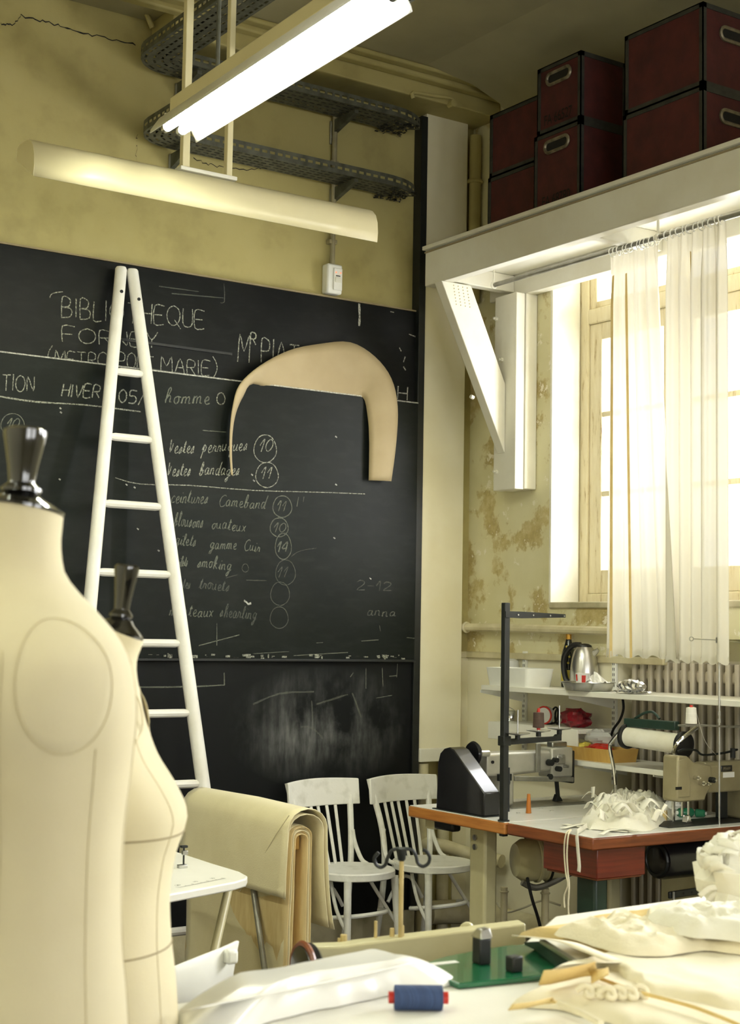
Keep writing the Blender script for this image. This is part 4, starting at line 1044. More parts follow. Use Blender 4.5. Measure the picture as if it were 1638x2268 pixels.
# low shelf
X = 4.84; y0_, y1_ = onx(1384, X), onx(1262, X); wb = thing('wooden_tray', 'tan wooden tray with coloured oddments on the low shelf', 'tray', (X, (y0_ + y1_) / 2, ZS3))
cx_, cy_ = X, (y0_ + y1_) / 2; hx_, hy_ = .09, (y1_ - y0_) / 2
MB().loft([rr(cx_, cy_, hx_ - .01, hy_ - .008, ZS3, r=.006), rr(cx_, cy_, hx_, hy_, ZS3 + .06, r=.006), rr(cx_, cy_, hx_ - .008, hy_ - .008, ZS3 + .06, r=.004), rr(cx_, cy_, hx_ - .016, hy_ - .016, ZS3 + .008, r=.004)]).build('tray', 'tan_wood', wb)
crumple_blob('ribbon_bundle', 'red ribbon bundle in the tan wooden tray', 'ribbon', 'red_plastic', V((cx_ - .01, cy_ - .03, ZS3 + .05)), .055, .07, .025, 9)
crumple_blob('yellow_bundle', 'yellow fabric bundle in the tan wooden tray', 'fabric', 'label_yellow', V((cx_, cy_ + .09, ZS3 + .05)), .05, .04, .025, 10)
crumple_blob('plastic_sleeve', 'crumpled clear plastic bag standing on the tan tray', 'bag', 'clear_plastic', V((cx_ + .03, cy_ + .02, ZS3 + .10)), .035, .09, .035, 12)

# ================================================================== bentwood chairs
def bent_chair(label, loc, rz, group):
    t = thing('bentwood_chair', label, 'chair', (0, 0, 0), group); m = 'chair_paint'
    def seat_ring(k, z):            # rounded seat, wider in front
        out = []
        for i in range(32):
            a = 2 * PI * i / 32; x = .215 * math.cos(a); y = .205 * math.sin(a)
            x *= 1 - .10 * (math.sin(a) + 1) / 2
            out.append(V((x * k, y * k, z)))
        return out
    MB().loft([seat_ring(.96, .432), seat_ring(1.0, .437), seat_ring(1.0, .464), seat_ring(.97, .47), seat_ring(.8, .468), seat_ring(.3, .464)]).build('seat', m, t)
    for s in (-1, 1):
        MB().tube([(s * .155, -.135, .435), (s * .165, -.15, .2), (s * .178, -.165, 0)], [.019, .017, .0135], 12).build('leg', m, t)
        MB().tube(smooth_path([(s * .168, .235, 0), (s * .16, .2, .22), (s * .158, .178, .44), (s * .168, .19, .62), (s * .196, .235, .80), (s * .205, .25, .865)], 4), [.0155] * 21, 10).build('rear_leg', m, t)
        MB().tube(smooth_path([(s * .168, .178, .62), (s * .176, .17, .56), (s * .186, .13, .48), (s * .18, .08, .462)], 4), .011, 8).build('hip_brace', m, t)
        MB().tube(smooth_path([(s * .168, -.15, .20), (s * .155, -.06, .30), (s * .12, .02, .42)], 4), .009, 8).build('side_brace', m, t)
    pts = [(.165 * math.cos(a), -.02 - .145 * math.sin(a), .255 + .02 * math.sin(a)) for a in [PI * i / 16 for i in range(17)]]
    MB().tube(pts, .0105, 8).build('hoop_stretcher', m, t)
    pts = [(-.12 + .24 * i / 8, .19 - .0, .25 + .12 * math.sin(PI * i / 8)) for i in range(9)]
    MB().tube(pts, .009, 8).build('rear_arch', m, t)
    # top rail: bent board
    A, B = [], []
    n = 12; rows = []
    for i in range(n + 1):
        u = i / n; x = -.235 + .47 * u; yb = .215 + .05 * (1 - (2 * u - 1) ** 2)
        sag = .008 * math.sin(PI * u)
        rows.append([V((x, yb - .020, .742)), V((x, yb - .018 + .012, .868 + sag)), V((x, yb + .012, .868 + sag)), V((x, yb - .002, .742))])
    MB().loft(rows).build('top_rail', m, t, bevel=.004)
    for k in range(5):
        x0 = (k - 2) * .044; x1 = (k - 2) * .053
        MB().bar((x0, .165, .465), (x1, .238 + .02 * (1 - abs(k - 2) / 3), .752), .017, .008, upv=(0, 1, 0)).build('slat', m, t, bevel=.002)
    t.location = loc; t.rotation_euler = (0, 0, rz); return t
bent_chair('white bentwood chair with slatted back standing beside the draped canvas', (4.06, 6.12, 0), math.radians(10), 'white bentwood chairs by the blackboard')
bent_chair('white bentwood chair with slatted back half hidden by the belt guard', (4.545, 6.13, 0), math.radians(8), 'white bentwood chairs by the blackboard')

# ================================================================== sewing tables
ZT = .84
def sew_table(label, x0, x1, y0, y1, edge, leg_m, near):
    t = thing('sewing_table', label, 'table', ((x0 + x1) / 2, (y0 + y1) / 2, 0))
    box('tabletop', edge, t, x0, x1, y0, y1, ZT - .05, ZT - .003, bevel=.006)
    box('laminate', 'formica', t, x0 + .006, x1 - .006, y0 + .006, y1 - .006, ZT - .004, ZT, bevel=.001)
    ym = (y0 + y1) / 2 - (.08 if near else 0)
    for x in (x0 + .16, x1 - .2):
        MB().loft([[V((x + a * .035, ym + b * .055, .03)) for a, b in ((-1, -1), (1, -1), (1, 1), (-1, 1))], [V((x + a * .035, ym + b * .055, ZT - .052)) for a, b in ((-1, -1), (1, -1), (1, 1), (-1, 1))]]).build('leg', leg_m, t, bevel=.012)
        box('foot', leg_m, t, x - .035, x + .035, y0 + .04, y1 - .04, 0, .05, bevel=.008)
        for z in (ZT - .11, ZT - .15): MB().cyl((x - .035, ym + .01, z), (x - .043, ym + .01, z), .013, n=8).build('bolt', 'steel', t)
    box('crossbar', leg_m, t, x0 + .16, x1 - .2, ym - .02, ym + .02, .12, .15, bevel=.004)
    return t
t1 = sew_table('far sewing table with pale orange wood edge carrying the belt guard', 3.935, 5.02, 4.815, 5.49, 'wood_orange', 'cream_enamel', False)
t2 = sew_table('near sewing table with red brown wood edge and a drawer box', 3.945, 5.02, 4.30, 4.812, 'wood_red', 'green_dark', True)
d0 = thing('drawer_box', 'dark red wooden drawer box hung under the corner of the near sewing table', 'drawer', (4.1, 4.45, .67))
box('case', 'drawer_red', d0, 4.01, 4.265, 4.345, 4.66, .672, .789, bevel=.004)
box('bottom_panel', 'wood_red', d0, 4.02, 4.255, 4.355, 4.65, .664, .672, bevel=.002)
# motors under the tables
for xp_, yp_, X_ in ((1116, 1965, 4.62), (1207, 1968, 4.42)):
    q = px(xp_, yp_, X=X_); MB().cyl((q.x, q.y, 0), (q.x, q.y, q.z), .017, n=12).torus((q.x, q.y, q.z - .02), (0, 0, 1), .019, .004, 14, 6).build('support_tube', 'pipe_paint', fp)
mt_ = thing('clutch_motor', 'cream enamel clutch motor under the far sewing table', 'motor', (4.3, 5.05, .66))
c = px(1135, 1905, X=4.22)
MB().lathe([(.02, 0), (.07, .01), (.09, .04), (.092, .10), (.085, .14), (.092, .145), (.092, .16), (.085, .165), (.085, .24), (.06, .26), (0, .26)], c, axis=(1, -.35, 0), n=28).build('motor_body', 'cream_enamel', mt_)
MB().lathe([(.094, .098), (.098, .102), (.098, .112), (.094, .116)], c, axis=(1, -.35, 0), n=28, caps=False).build('body_rib', 'cream_enamel', mt_)
MB().lathe([(.094, .148), (.097, .15), (.097, .158), (.094, .16)], c, axis=(1, -.35, 0), n=28, caps=False).build('body_rib', 'black_metal', mt_)
MB().bar(c + V((.1, 0, .07)), (c.x + .1, c.y, ZT - .05), .05, .03).build('hanger', 'cream_enamel', mt_)
MB().tube(smooth_path([c + V((.02, -.04, -.09)), c + V((.08, -.06, -.115)), c + V((.16, -.09, -.09)), c + V((.25, -.12, -.04))], 5), .014, 8).build('clutch_lever', 'steel_grey', mt_)
MB().bar(c + V((.18, -.09, -.08)), c + V((.3, -.14, -.03)), .02, .02).build('lever_arm', 'black_metal', mt_)
bm_ = thing('motor', 'black motor drum under the near sewing table beside the drawer box', 'motor', (4.5, 4.45, .7))
c = px(1452, 1905, Y=4.5)
MB().lathe([(.05, 0), (.075, .008), (.08, .03), (.08, .2), (.07, .21), (.07, .3), (0, .31)], c, axis=(1, 0, 0), n=28).build('motor_body', 'black_enamel', bm_)
MB().torus(c + V((.004, 0, 0)), (1, 0, 0), .06, .008, 24, 6).build('end_ring', 'black_metal', bm_)
box('hanger', 'black_metal', bm_, c.x + .06, c.x + .16, c.y - .03, c.y + .03, c.z + .07, ZT - .05, bevel=.004)
kl = thing('knee_lever', 'dark perforated knee lever bar under the near sewing table', 'lever', px(1500, 1980, Y=4.42))
a_, b_ = px(1480, 1983, Y=4.42), px(1600, 1965, Y=4.42)
MB().bar(a_, b_, .012, .028).build('bar', 'black_metal', kl, bevel=.004)
MB().cyl(px(1491, 1975, Y=4.41), px(1491, 2030, Y=4.41), .006, n=8).build('rod', 'steel', kl)
for k in range(3): q = a_.lerp(b_, .25 + .15 * k); MB().cyl(q + V((0, -.007, 0)), q + V((0, -.005, 0)), .005, n=8).build('hole', 'ink', kl)
sb = thing('switch_box', 'small cream and black switch box under the corner of the far sewing table', 'switch', (4.0, 5.4, .75))
box('switch_body', 'cream_enamel', sb, 4.0, 4.06, 5.385, 5.45, .74, .79, bevel=.004)
box('knob', 'black_plastic', sb, 4.0, 4.05, 5.25, 5.385, .745, .785, bevel=.01)
# loose cables
for i, (pts, r_, m_, lb_) in enumerate((
        ([px(1165, 1850, X=4.3), px(1160, 1900, X=4.25), px(1175, 1980, X=4.25), px(1190, 2030, X=4.3), px(1200, 2070, X=4.35)], .007, 'rubber_black', 'black power cable hanging from the clutch motor'),
        ([px(1100, 2000, X=4.85), px(1120, 2020, X=4.8), px(1160, 2010, X=4.8), px(1200, 1995, X=4.85), px(1240, 2005, X=4.85)], .005, 'wire_white', 'pale thin cable looping behind the far table leg'))):
    t = thing('power_cable', lb_, 'cable', pts[0]); MB().tube(smooth_path(pts, 6), r_, 8).build('cable', m_, t)
# pale panels standing behind the tables
pb = thing('panel_board', 'pale leaning board standing behind the near sewing table legs', 'board', (4.78, 4.6, 0))
MB().prism([(4.862, 4.50, .02), (4.872, 4.50, .76), (4.872, 4.86, .76), (4.862, 4.86, .02)], (.016, 0, 0)).build('board', 'cream_enamel', pb, bevel=.002)

# ---- belt guard, handwheel and first sewing machine
bg = thing('belt_guard', 'black enamel belt guard with sloping front standing on the far sewing table', 'belt guard', (4.0, 5.2, ZT))
XG = 3.965
gp = [px(x, y, X=XG) for x, y in ((965, 1788), (969, 1690), (974, 1668), (983, 1658), (994, 1655), (1004, 1661), (1072, 1757), (1071, 1806))]
gp[0].z = gp[-1].z = ZT + .002
MB().prism(gp, (.085, 0, 0)).build('cover', 'black_enamel', bg, bevel=.005, smooth=30)
box('base_flange', 'black_metal', bg, XG - .012, XG + .1, gp[-1].y - .012, gp[0].y + .012, ZT, ZT + .004, bevel=.001)
YM1 = 5.27
m1 = thing('sewing_machine', 'grey long arm sewing machine on the far table behind the black pole', 'sewing machine', (4.4, YM1, ZT))
def xat(xp, Y): return px(xp, 1700, Y=Y).x
def zat(xp, yp, Y): return px(xp, yp, Y=Y).z
xs = [xat(q, YM1) for q in (1062, 1092, 1112, 1205, 1256)]
za, zb = zat(1150, 1663, YM1), zat(1150, 1714, YM1)
box('bed_plate', 'steel_grey', m1, xs[1] + .03, xs[4] + .08, YM1 - .1, YM1 + .085, ZT, ZT + .004, bevel=.001)
box('slide_plate', 'steel', m1, xs[4] - .06, xs[4] + .06, YM1 - .05, YM1 + .03, ZT + .004, ZT + .006, bevel=.001)
box('column', 'machine_grey', m1, xs[1], xs[2] + .03, YM1 - .05, YM1 + .05, ZT + .004, za - .01, bevel=.012)
MB().loft([[V((x, YM1 + a * hy, zm + b * hz)) for a, b in ((-1, -.8), (-.8, -1), (.8, -1), (1, -.8), (1, .8), (.8, 1), (-.8, 1), (-1, .8))] for x, hy, zm, hz in ((xs[0], .05, (za + zb) / 2, (za - zb) / 2), (xs[2], .052, (za + zb) / 2, (za - zb) / 2), (xs[3], .042, (za + zb) / 2 + .004, (za - zb) / 2 * .9))]).build('arm', 'machine_grey', m1, bevel=.004)
z2 = zat(1160, 1736, YM1)
MB().bar((xs[2] + .02, YM1 - .06, zb - .012), (xs[4] - .02, YM1 - .062, zb - .03), .012, .022).build('lift_lever', 'steel_grey', m1, bevel=.003)
MB().cyl((xs[3] - .02, YM1 - .07, zb - .012), (xs[3] - .02, YM1 - .055, zb - .012), .013, n=14).build('lever_pivot', 'black_metal', m1)
box('face_cover', 'machine_grey', m1, xs[3], xs[4] - .01, YM1 - .05, YM1 + .045, zb - .02, za + .012, bevel=.008)
box('face_mechanism', 'black_metal', m1, xs[4] - .012, xs[4] + .008, YM1 - .042, YM1 + .04, zb - .05, za - .004, bevel=.005)
box('take_up_block', 'steel', m1, xs[3] + .02, xs[3] + .07, YM1 - .066, YM1 - .05, (za + zb) / 2 - .01, (za + zb) / 2 + .03, bevel=.004)
for k, (dx, dz, r_) in enumerate(((.012, .01, .011), (.05, .026, .009), (.03, -.03, .012), (.075, -.02, .008), (-.02, .0, .015))):
    MB().cyl((xs[3] + dx, YM1 - .05, (za + zb) / 2 + dz), (xs[3] + dx, YM1 - .076, (za + zb) / 2 + dz), r_, n=12).build('tension_knob', 'steel' if k % 2 else 'black_metal', m1)
MB().prism([(xs[3] + .01, YM1 - .02, zb - .018), (xs[4], YM1 - .02, zb - .018), (xs[4] - .005, YM1 - .02, z2 - .0), (xs[4] - .04, YM1 - .02, z2 + .005)], (0, .03, 0)).build('presser_bracket', 'machine_grey', m1, bevel=.003)
xn = xat(1233, YM1)
MB().cyl((xn, YM1, z2 + .02), (xn, YM1, ZT + .035), .006, n=8).build('needle_bar', 'steel', m1)
MB().bar((xn - .012, YM1 - .01, z2 + .01), (xn - .004, YM1 - .012, ZT + .03), .016, .012).build('presser_bar', 'black_metal', m1)
MB().prism([(xn - .025, YM1 - .02, ZT + .008), (xn + .02, YM1 - .02, ZT + .008), (xn + .012, YM1 - .02, ZT + .022), (xn - .005, YM1 - .02, ZT + .04), (xn - .012, YM1 - .02, ZT + .04)], (0, .025, 0)).build('presser_foot', 'black_metal', m1, bevel=.002)
box('thread_guide_plate', 'steel_grey', m1, xat(1172, YM1) - .012, xat(1172, YM1) + .012, YM1 - .064, YM1 - .054, zb + .01, za + .035, bevel=.002)
box('top_bracket', 'steel', m1, xs[3] + .03, xs[4] - .02, YM1 - .02, YM1 + .02, za + .012, za + .035, bevel=.004)
for dx in (.03, .09): MB().cyl((xs[0] + dx, YM1 - .05, (za + zb) / 2 + .012), (xs[0] + dx, YM1 - .056, (za + zb) / 2 + .012), .007, n=10).build('screw', 'ink', m1)
box('thread_box', 'black_metal', m1, xs[1] - .02, xs[1] + .05, YM1 - .07, YM1 - .05, zb - .02, zb + .01, bevel=.002)
q = px(1048, 1670, X=4.09)
MB().lathe([(.02, -.012), (.05, -.01), (.056, 0), (.05, .01), (.02, .012)], (4.09, q.y, q.z), axis=(1, 0, 0), n=28).build('handwheel', 'black_enamel', m1)
MB().cyl((4.09, q.y, q.z), (xs[0] + .01, q.y, q.z), .014, n=10).build('wheel_shaft', 'steel', m1)
MB().cyl((xat(1127, 5.1), 5.1, ZT), (xat(1127, 5.1), 5.1, zat(1127, 1700, 5.1)), .0035, n=6).build('knee_rod', 'black_metal', m1)
MB().ball((xat(1127, 5.1), 5.1, zat(1127, 1732, 5.1)), .006, .006, .016, 8, 6).build('knee_rod_nut', 'black_metal', m1)
# ---- thread stand with black pole
XP, YP = 3.955, 4.845
ts = thing('thread_stand', 'tall black thread stand pole with three spool plates at the table edge', 'thread stand', (XP, YP, ZT))
zt_ = 1.735; box('pole', 'black_metal', ts, XP - .0135, XP + .0135, YP - .0135, YP + .0135, ZT - .06, zt_, bevel=.003)
MB().lathe([(.024, 0), (.024, .006), (.016, .008), (0, .008)], (XP, YP, ZT), n=14).build('foot_collar', 'black_metal', ts)
za1 = px(1110, 1357, X=XP).z; xe = px(1252, 1360, Y=YP - .02).x
MB().prism([(XP - .015, YP - .02, za1 - .02), (XP + .07, YP - .02, za1 - .022), (xe, YP - .02, za1 - .014), (xe, YP - .02, za1 + .0), (XP + .07, YP - .02, za1 + .006), (XP - .015, YP - .02, za1 + .006)], (0, .006, 0)).build('upper_arm', 'black_metal', ts)
for t_ in (.16, .42, .72, .97): q = V((XP + (xe - XP) * t_, YP - .021, za1 - .008)); MB().cyl(q, q + V((0, -.003, 0)), .0035, n=8).build('thread_eye', 'steel', ts)
zl = px(1110, 1640, X=XP).z; xl = px(1241, 1630, Y=YP - .01).x
box('clamp', 'black_metal', ts, XP - .02, XP + .02, YP - .02, YP + .02, zl - .02, zl + .02, bevel=.003)
MB().prism([(XP + .012, YP - .016, zl - .016), (xl, YP - .016, zl - .006), (xl, YP - .016, zl + .02), (xl - .02, YP - .016, zl + .02), (xl - .03, YP - .016, zl + .012), (XP + .012, YP - .016, zl + .008)], (0, .02, 0)).build('spool_arm', 'black_metal', ts)
for k, (xp_, yo) in enumerate(((1146, -.03), (1192, .01), (1238, .02))):
    cx_ = px(xp_, 1615, Y=YP + yo).x; o = V((cx_, YP + yo, zl + .022 + .006 * k))
    MB().cyl(o + V((0, 0, -.016)), o, .011, n=10).build('plate_boss', 'black_metal', ts)
    MB().lathe([(.008, 0), (.05, .008), (.052, .011), (.008, .004)], o, n=28).build('spool_plate', 'steel', ts)
    MB().cyl(o, o + V((0, 0, .105 if k != 1 else .095)), .0028, n=6).build('spool_pin', 'steel', ts)
    if k == 1: cone_o = o + V((0, 0, .012))
tc_ = thing('thread_cone', 'brown thread cone with red core on the middle spool plate', 'thread', cone_o)
MB().cyl(cone_o, cone_o + V((0, 0, .09)), .008, .006, n=12).build('core', 'red_plastic', tc_)
MB().lathe([(.014, .008), (.0245, .010), (.0225, .072), (.012, .074)], cone_o, n=20).build('winding', 'thread_brown', tc_)
# cones standing on the tabletops
def cone(label, xp, yp, r0_, h, m):
    q = px(xp, yp, Z=ZT); t = thing('cone_spool', label, 'spool', q)
    MB().lathe([(r0_, 0), (r0_ * 1.02, .003), (r0_ * .62, h), (0, h)], q, n=16).build('cone', m, t)
    MB().torus(q + V((0, 0, .003)), (0, 0, 1), r0_, .0015, 16, 5).build('foot_ring', m, t)
cone('empty orange cone spool standing on the far sewing table', 1170, 1801, .0115, .082, 'orange_plastic')
cone('empty brown cone spool standing beside the near machine head', 1579, 1793, .0115, .088, 'orange_brown')
for x, y in ((1147, 1801), (1197, 1791), (1221, 1796)):
    q = px(x, y, Z=ZT); MB().lathe([(.009, 0), (.008, .002), (0, .0025)], q, n=12).build('plug', 'steel', t1)

# ---- second sewing machine
YM2 = 4.46
m2 = thing('sewing_machine', 'olive grey sewing machine with black badge and white paper label at the right edge', 'sewing machine', (4.7, YM2, ZT))
xh0, xh1 = xat(1481, YM2), xat(1546, YM2); zh1, zh0 = zat(1510, 1671, YM2), zat(1510, 1773, YM2)
box('bed_plate', 'black_metal', m2, xh0 - .09, 5.0, YM2 - .09, YM2 + .07, ZT, ZT + .004, bevel=.001)
hs = [(xh0, zh0 + .01), (xh0 + .004, zh1 - .01), (xh0 + .012, zh1), (xh0 + .06, zh1 - .003), (xh0 + .1, zh1 - .03), (xh1 + .03, zh1 - .045), (xh1 + .03, zh0 + .06), (xh1, zh0 + .02), (xh1 - .01, zh0), (xh0 + .01, zh0)]
MB().prism([(x, YM2 - .045, z) for x, z in hs], (0, .085, 0)).build('head', 'machine_olive', m2, bevel=.006, smooth=30)
MB().prism([(x, YM2 - .0485, z) for x, z in [(xh0 + .006, zh0 + .02), (xh0 + .006, zh1 - .02), (xh0 + .05, zh1 - .01), (xh0 + .055, zh1 - .05), (xh0 + .075, zh0 + .09), (xh0 + .07, zh0 + .02)]], (0, .004, 0)).build('face_plate', 'machine_olive', m2, bevel=.002)
zr0, zr1_ = zat(1600, 1685, YM2), zat(1600, 1752, YM2)
MB().loft([[V((x, YM2 + a * .043, (zr0 + zr1_) / 2 + b * (zr0 - zr1_) / 2)) for a, b in ((-1, -.75), (-.75, -1), (.75, -1), (1, -.75), (1, .75), (.6, 1), (-.6, 1), (-1, .75))] for x in (xh1 + .01, 4.99)]).build('arm', 'machine_olive', m2, bevel=.004)
box('column', 'machine_olive', m2, 4.90, 5.0, YM2 - .05, YM2 + .05, ZT + .004, zr1_ + .01, bevel=.01)
xb = xat(1608, YM2 - .044); zbg = zat(1608, 1702, YM2 - .044)
bd = box('badge', 'black_enamel', m2, xb - .033, xb + .033, YM2 - .0465, YM2 - .043, zbg - .013, zbg + .013, bevel=.006)
text_mesh('badge_lettering', 'PFAFF', 'machine_olive', bd, (xb, YM2 - .0465, zbg - .006), (1, 0, 0), (0, 0, 1), .012, .0006)
xb2 = xat(1613, YM2 - .044); zb2 = zat(1613, 1716, YM2 - .044)
box('paper_label', 'pale_plastic', m2, xb2 - .034, xb2 + .034, YM2 - .0445, YM2 - .043, zb2 - .011, zb2 + .011, bevel=0)
for k, (xp_, yp_, r_) in enumerate(((1537, 1722, .009), (1549, 1734, .010), (1572, 1727, .012), (1560, 1735, .007))):
    q = px(xp_, yp_, Y=YM2 - .045); MB().cyl(q, q + V((0, -.022, 0)), r_, n=12).build('tension_knob', 'chrome' if k != 2 else 'black_metal', m2)
    MB().cyl(q + V((0, -.022, 0)), q + V((0, -.034, 0)), r_ * .4, n=8).build('knob_stud', 'chrome', m2)
q = px(1502, 1746, Y=YM2 - .049); box('face_slot', 'ink', m2, q.x - .018, q.x + .018, q.y - .001, q.y, q.z - .006, q.z + .006, bevel=0)
for xp_, dy in ((1510, 0), (1519, -.012)):
    x = xat(xp_, YM2); MB().cyl((x, YM2 + dy, zh0), (x, YM2 + dy, ZT + .03), .0052, n=8).build('needle_bar', 'chrome', m2)
x = xat(1514, YM2); MB().prism([(x - .012, YM2 - .03, ZT + .005), (x + .02, YM2 - .03, ZT + .005), (x + .012, YM2 - .03, ZT + .014), (x + .006, YM2 - .03, ZT + .035), (x - .006, YM2 - .03, ZT + .035)], (0, .03, 0)).build('presser_foot', 'chrome', m2, bevel=.002)
q = px(1600, 1765, Y=YM2 + .03); box('rear_bracket', 'black_metal', m2, q.x - .025, q.x + .02, q.y - .01, q.y + .02, ZT + .004, zr1_ + .005, bevel=.004)
MB().tube(smooth_path([px(1500, 1665, Y=YM2), px(1515, 1660, Y=YM2), px(1540, 1662, Y=YM2), px(1556, 1672, Y=YM2), px(1600, 1668, Y=YM2), px(1632, 1660, Y=YM2)], 4), .005, 6).build('top_lever', 'black_metal', m2)
q = px(1622, 1668, Y=YM2); MB().cyl(q + V((0, 0, -.02)), q + V((0, 0, .02)), .011, n=10).build('bobbin_winder', 'black_metal', m2)
# thread stand of the second machine
X2, Y2 = xat(1592, 4.37), 4.37
t2s = thing('thread_stand', 'thin steel thread stand with grey arms and wire guide near the radiator', 'thread stand', (X2, Y2, ZT))
zt2 = zat(1592, 1412, Y2); MB().cyl((X2, Y2, ZT), (X2, Y2, zt2), .0038, n=8).build('pole', 'steel', t2s)
zg = zat(1592, 1418, Y2)
box('guide_block', 'steel', t2s, X2 - .01, X2 + .01, Y2 - .01, Y2 + .01, zg - .012, zg + .012, bevel=.002)
a_ = px(1535, 1415, Y=Y2); b_ = px(1650, 1424, Y=Y2)
MB().tube([a_, V((X2, Y2, zg)), b_], .0022, 6).build('guide_wire', 'steel', t2s)
MB().tube([a_ + V((.012 * math.cos(t) - .012, 0, .008 * math.sin(t))) for t in [2 * PI * i / 12 for i in range(12)]], .002, 5, closed=True).build('wire_loop', 'steel', t2s)
zp = zat(1592, 1606, Y2)
MB().loft([[V((x, Y2 + dy - .03, z + dz)) for dy, dz in ((-.022, -.004), (.022, -.004), (.022, .003), (-.022, .003))] for x, z in [(px(xx, 1606, Y=Y2).x, zp + .006 * math.sin(xx * .03)) for xx in (1497, 1520, 1545, 1570, 1592, 1620, 1660)]]).build('spool_arm', 'steel_grey', t2s, smooth=40)
for z in (zp + .01, zp + .04): MB().cyl((X2, Y2, z), (X2, Y2, z + .016), .009, n=10).build('collar', 'steel', t2s)
q = V((px(1530, 1600, Y=Y2 - .03).x, Y2 - .03, zp + .006)); ws = thing('thread_cone', 'white thread cone with red core on the grey stand arm', 'thread', q)
MB().lathe([(.012, .003), (.0235, .006), (.0205, .07), (.01, .072)], q, n=20).build('winding', 'thread_white', ws)
MB().cyl(q, q + V((0, 0, .08)), .008, .0065, n=12).build('core', 'red_plastic', ws)
MB().tube(smooth_path([q + V((.02, -.005, .06)), px(1560, 1640, Y=Y2 - .05), px(1585, 1672, Y=YM2)], 5), .0009, 4).build('loose_thread', 'thread_white', ws)
# ---- roll holder
rh = thing('roll_holder', 'chrome tube stand holding a white paper roll with black end discs', 'roll holder', (4.66, 4.9, ZT))
XH = 4.66
ra, rb_ = px(1392, 1631, X=XH), px(1510, 1649, X=XH)
ax = (rb_ - ra).normalized()
roll = MB().cyl(ra, rb_, .043, n=28).build('paper_roll', 'cloth_white', rh)
for p_, s in ((ra, -1), (rb_, 1)):
    MB().lathe([(.0, 0), (.052, 0), (.056, .004), (.056, .016), (.05, .02), (0, .02)], p_ - ax * .001 * s, axis=ax * s, n=26).build('end_disc', 'black_plastic', rh)
MB().tube(smooth_path([px(1362, 1738, X=XH) , px(1358, 1700, X=XH), px(1350, 1655, X=XH), px(1356, 1640, X=XH), px(1375, 1618, X=XH), px(1392, 1605, X=XH)], 5), .0085, 10).build('frame_tube', 'chrome', rh)
q0 = px(1362, 1738, X=XH); MB().cyl((q0.x, q0.y, ZT), q0, .0085, n=10).build('frame_leg', 'chrome', rh)
MB().tube(smooth_path([px(1490, 1668, X=XH - .06), px(1497, 1650, X=XH - .06), px(1515, 1632, X=XH - .03), px(1545, 1610, X=XH)], 5), .0085, 10).build('frame_tube', 'chrome', rh)
q1 = px(1490, 1668, X=XH - .06); MB().cyl((q1.x, q1.y, ZT), q1, .0085, n=10).build('frame_leg', 'chrome', rh)
ga, gb = px(1388, 1601, X=XH - .01), px(1500, 1604, X=XH - .01)
MB().bar(px(1386, 1600, X=XH), px(1499, 1608, X=XH), .03, .038).build('top_bar', 'green_dark', rh, bevel=.004)
MB().tube(smooth_path([px(1405, 1592, X=XH), px(1425, 1580, X=XH), px(1445, 1577, X=XH), px(1460, 1592, X=XH)], 4), .006, 8).build('top_strap', 'green_dark', rh)
# ---- oddments on the near table
def lying(name, label, cat, a, b, r0_, r1_, m):
    t = thing(name, label, cat, a); MB().tube([a, a.lerp(b, .12), a.lerp(b, .88), b], [r0_ * .7, r0_, r1_, r1_ * .7], 16).build('winding', m, t)
    MB().cyl(a - (b - a).normalized() * .006, b + (b - a).normalized() * .006, min(r0_, r1_) * .4, n=10).build('core', 'pale_plastic', t)
a_ = px(1500, 1800, Z=ZT + .02); lying('thread_spool', 'green thread spool lying behind the needle of the near machine', 'thread', a_, a_ + V((.07, -.02, 0)), .02, .02, 'thread_green')
a_ = px(1533, 1801, Z=ZT + .018); lying('thread_spool', 'smaller green thread spool lying beside the first one', 'thread', a_ + V((.016, 0, 0)), a_ + V((.04, -.035, 0)), .018, .016, 'thread_green')
a_ = px(1476, 1806, Z=ZT + .021); tt = thing('cardboard_tube', 'end of a rolled cardboard strip beside the ruffled fabric', 'tube', a_)
for r_ in (.021, .015, .009): MB().lathe([(r_, 0), (r_, .12)], a_, axis=(-.6, .8, 0), n=20, caps=False).build('layer', 'calico_gold', tt, solid=.002, recalc=False)
# grey wool tuft
crumple_blob('lint_bundle', 'grey lint bundle beside the needle of the near machine', 'fabric', 'ceramic', px(1492, 1783, Z=ZT + .03), .04, .04, .028, 21)

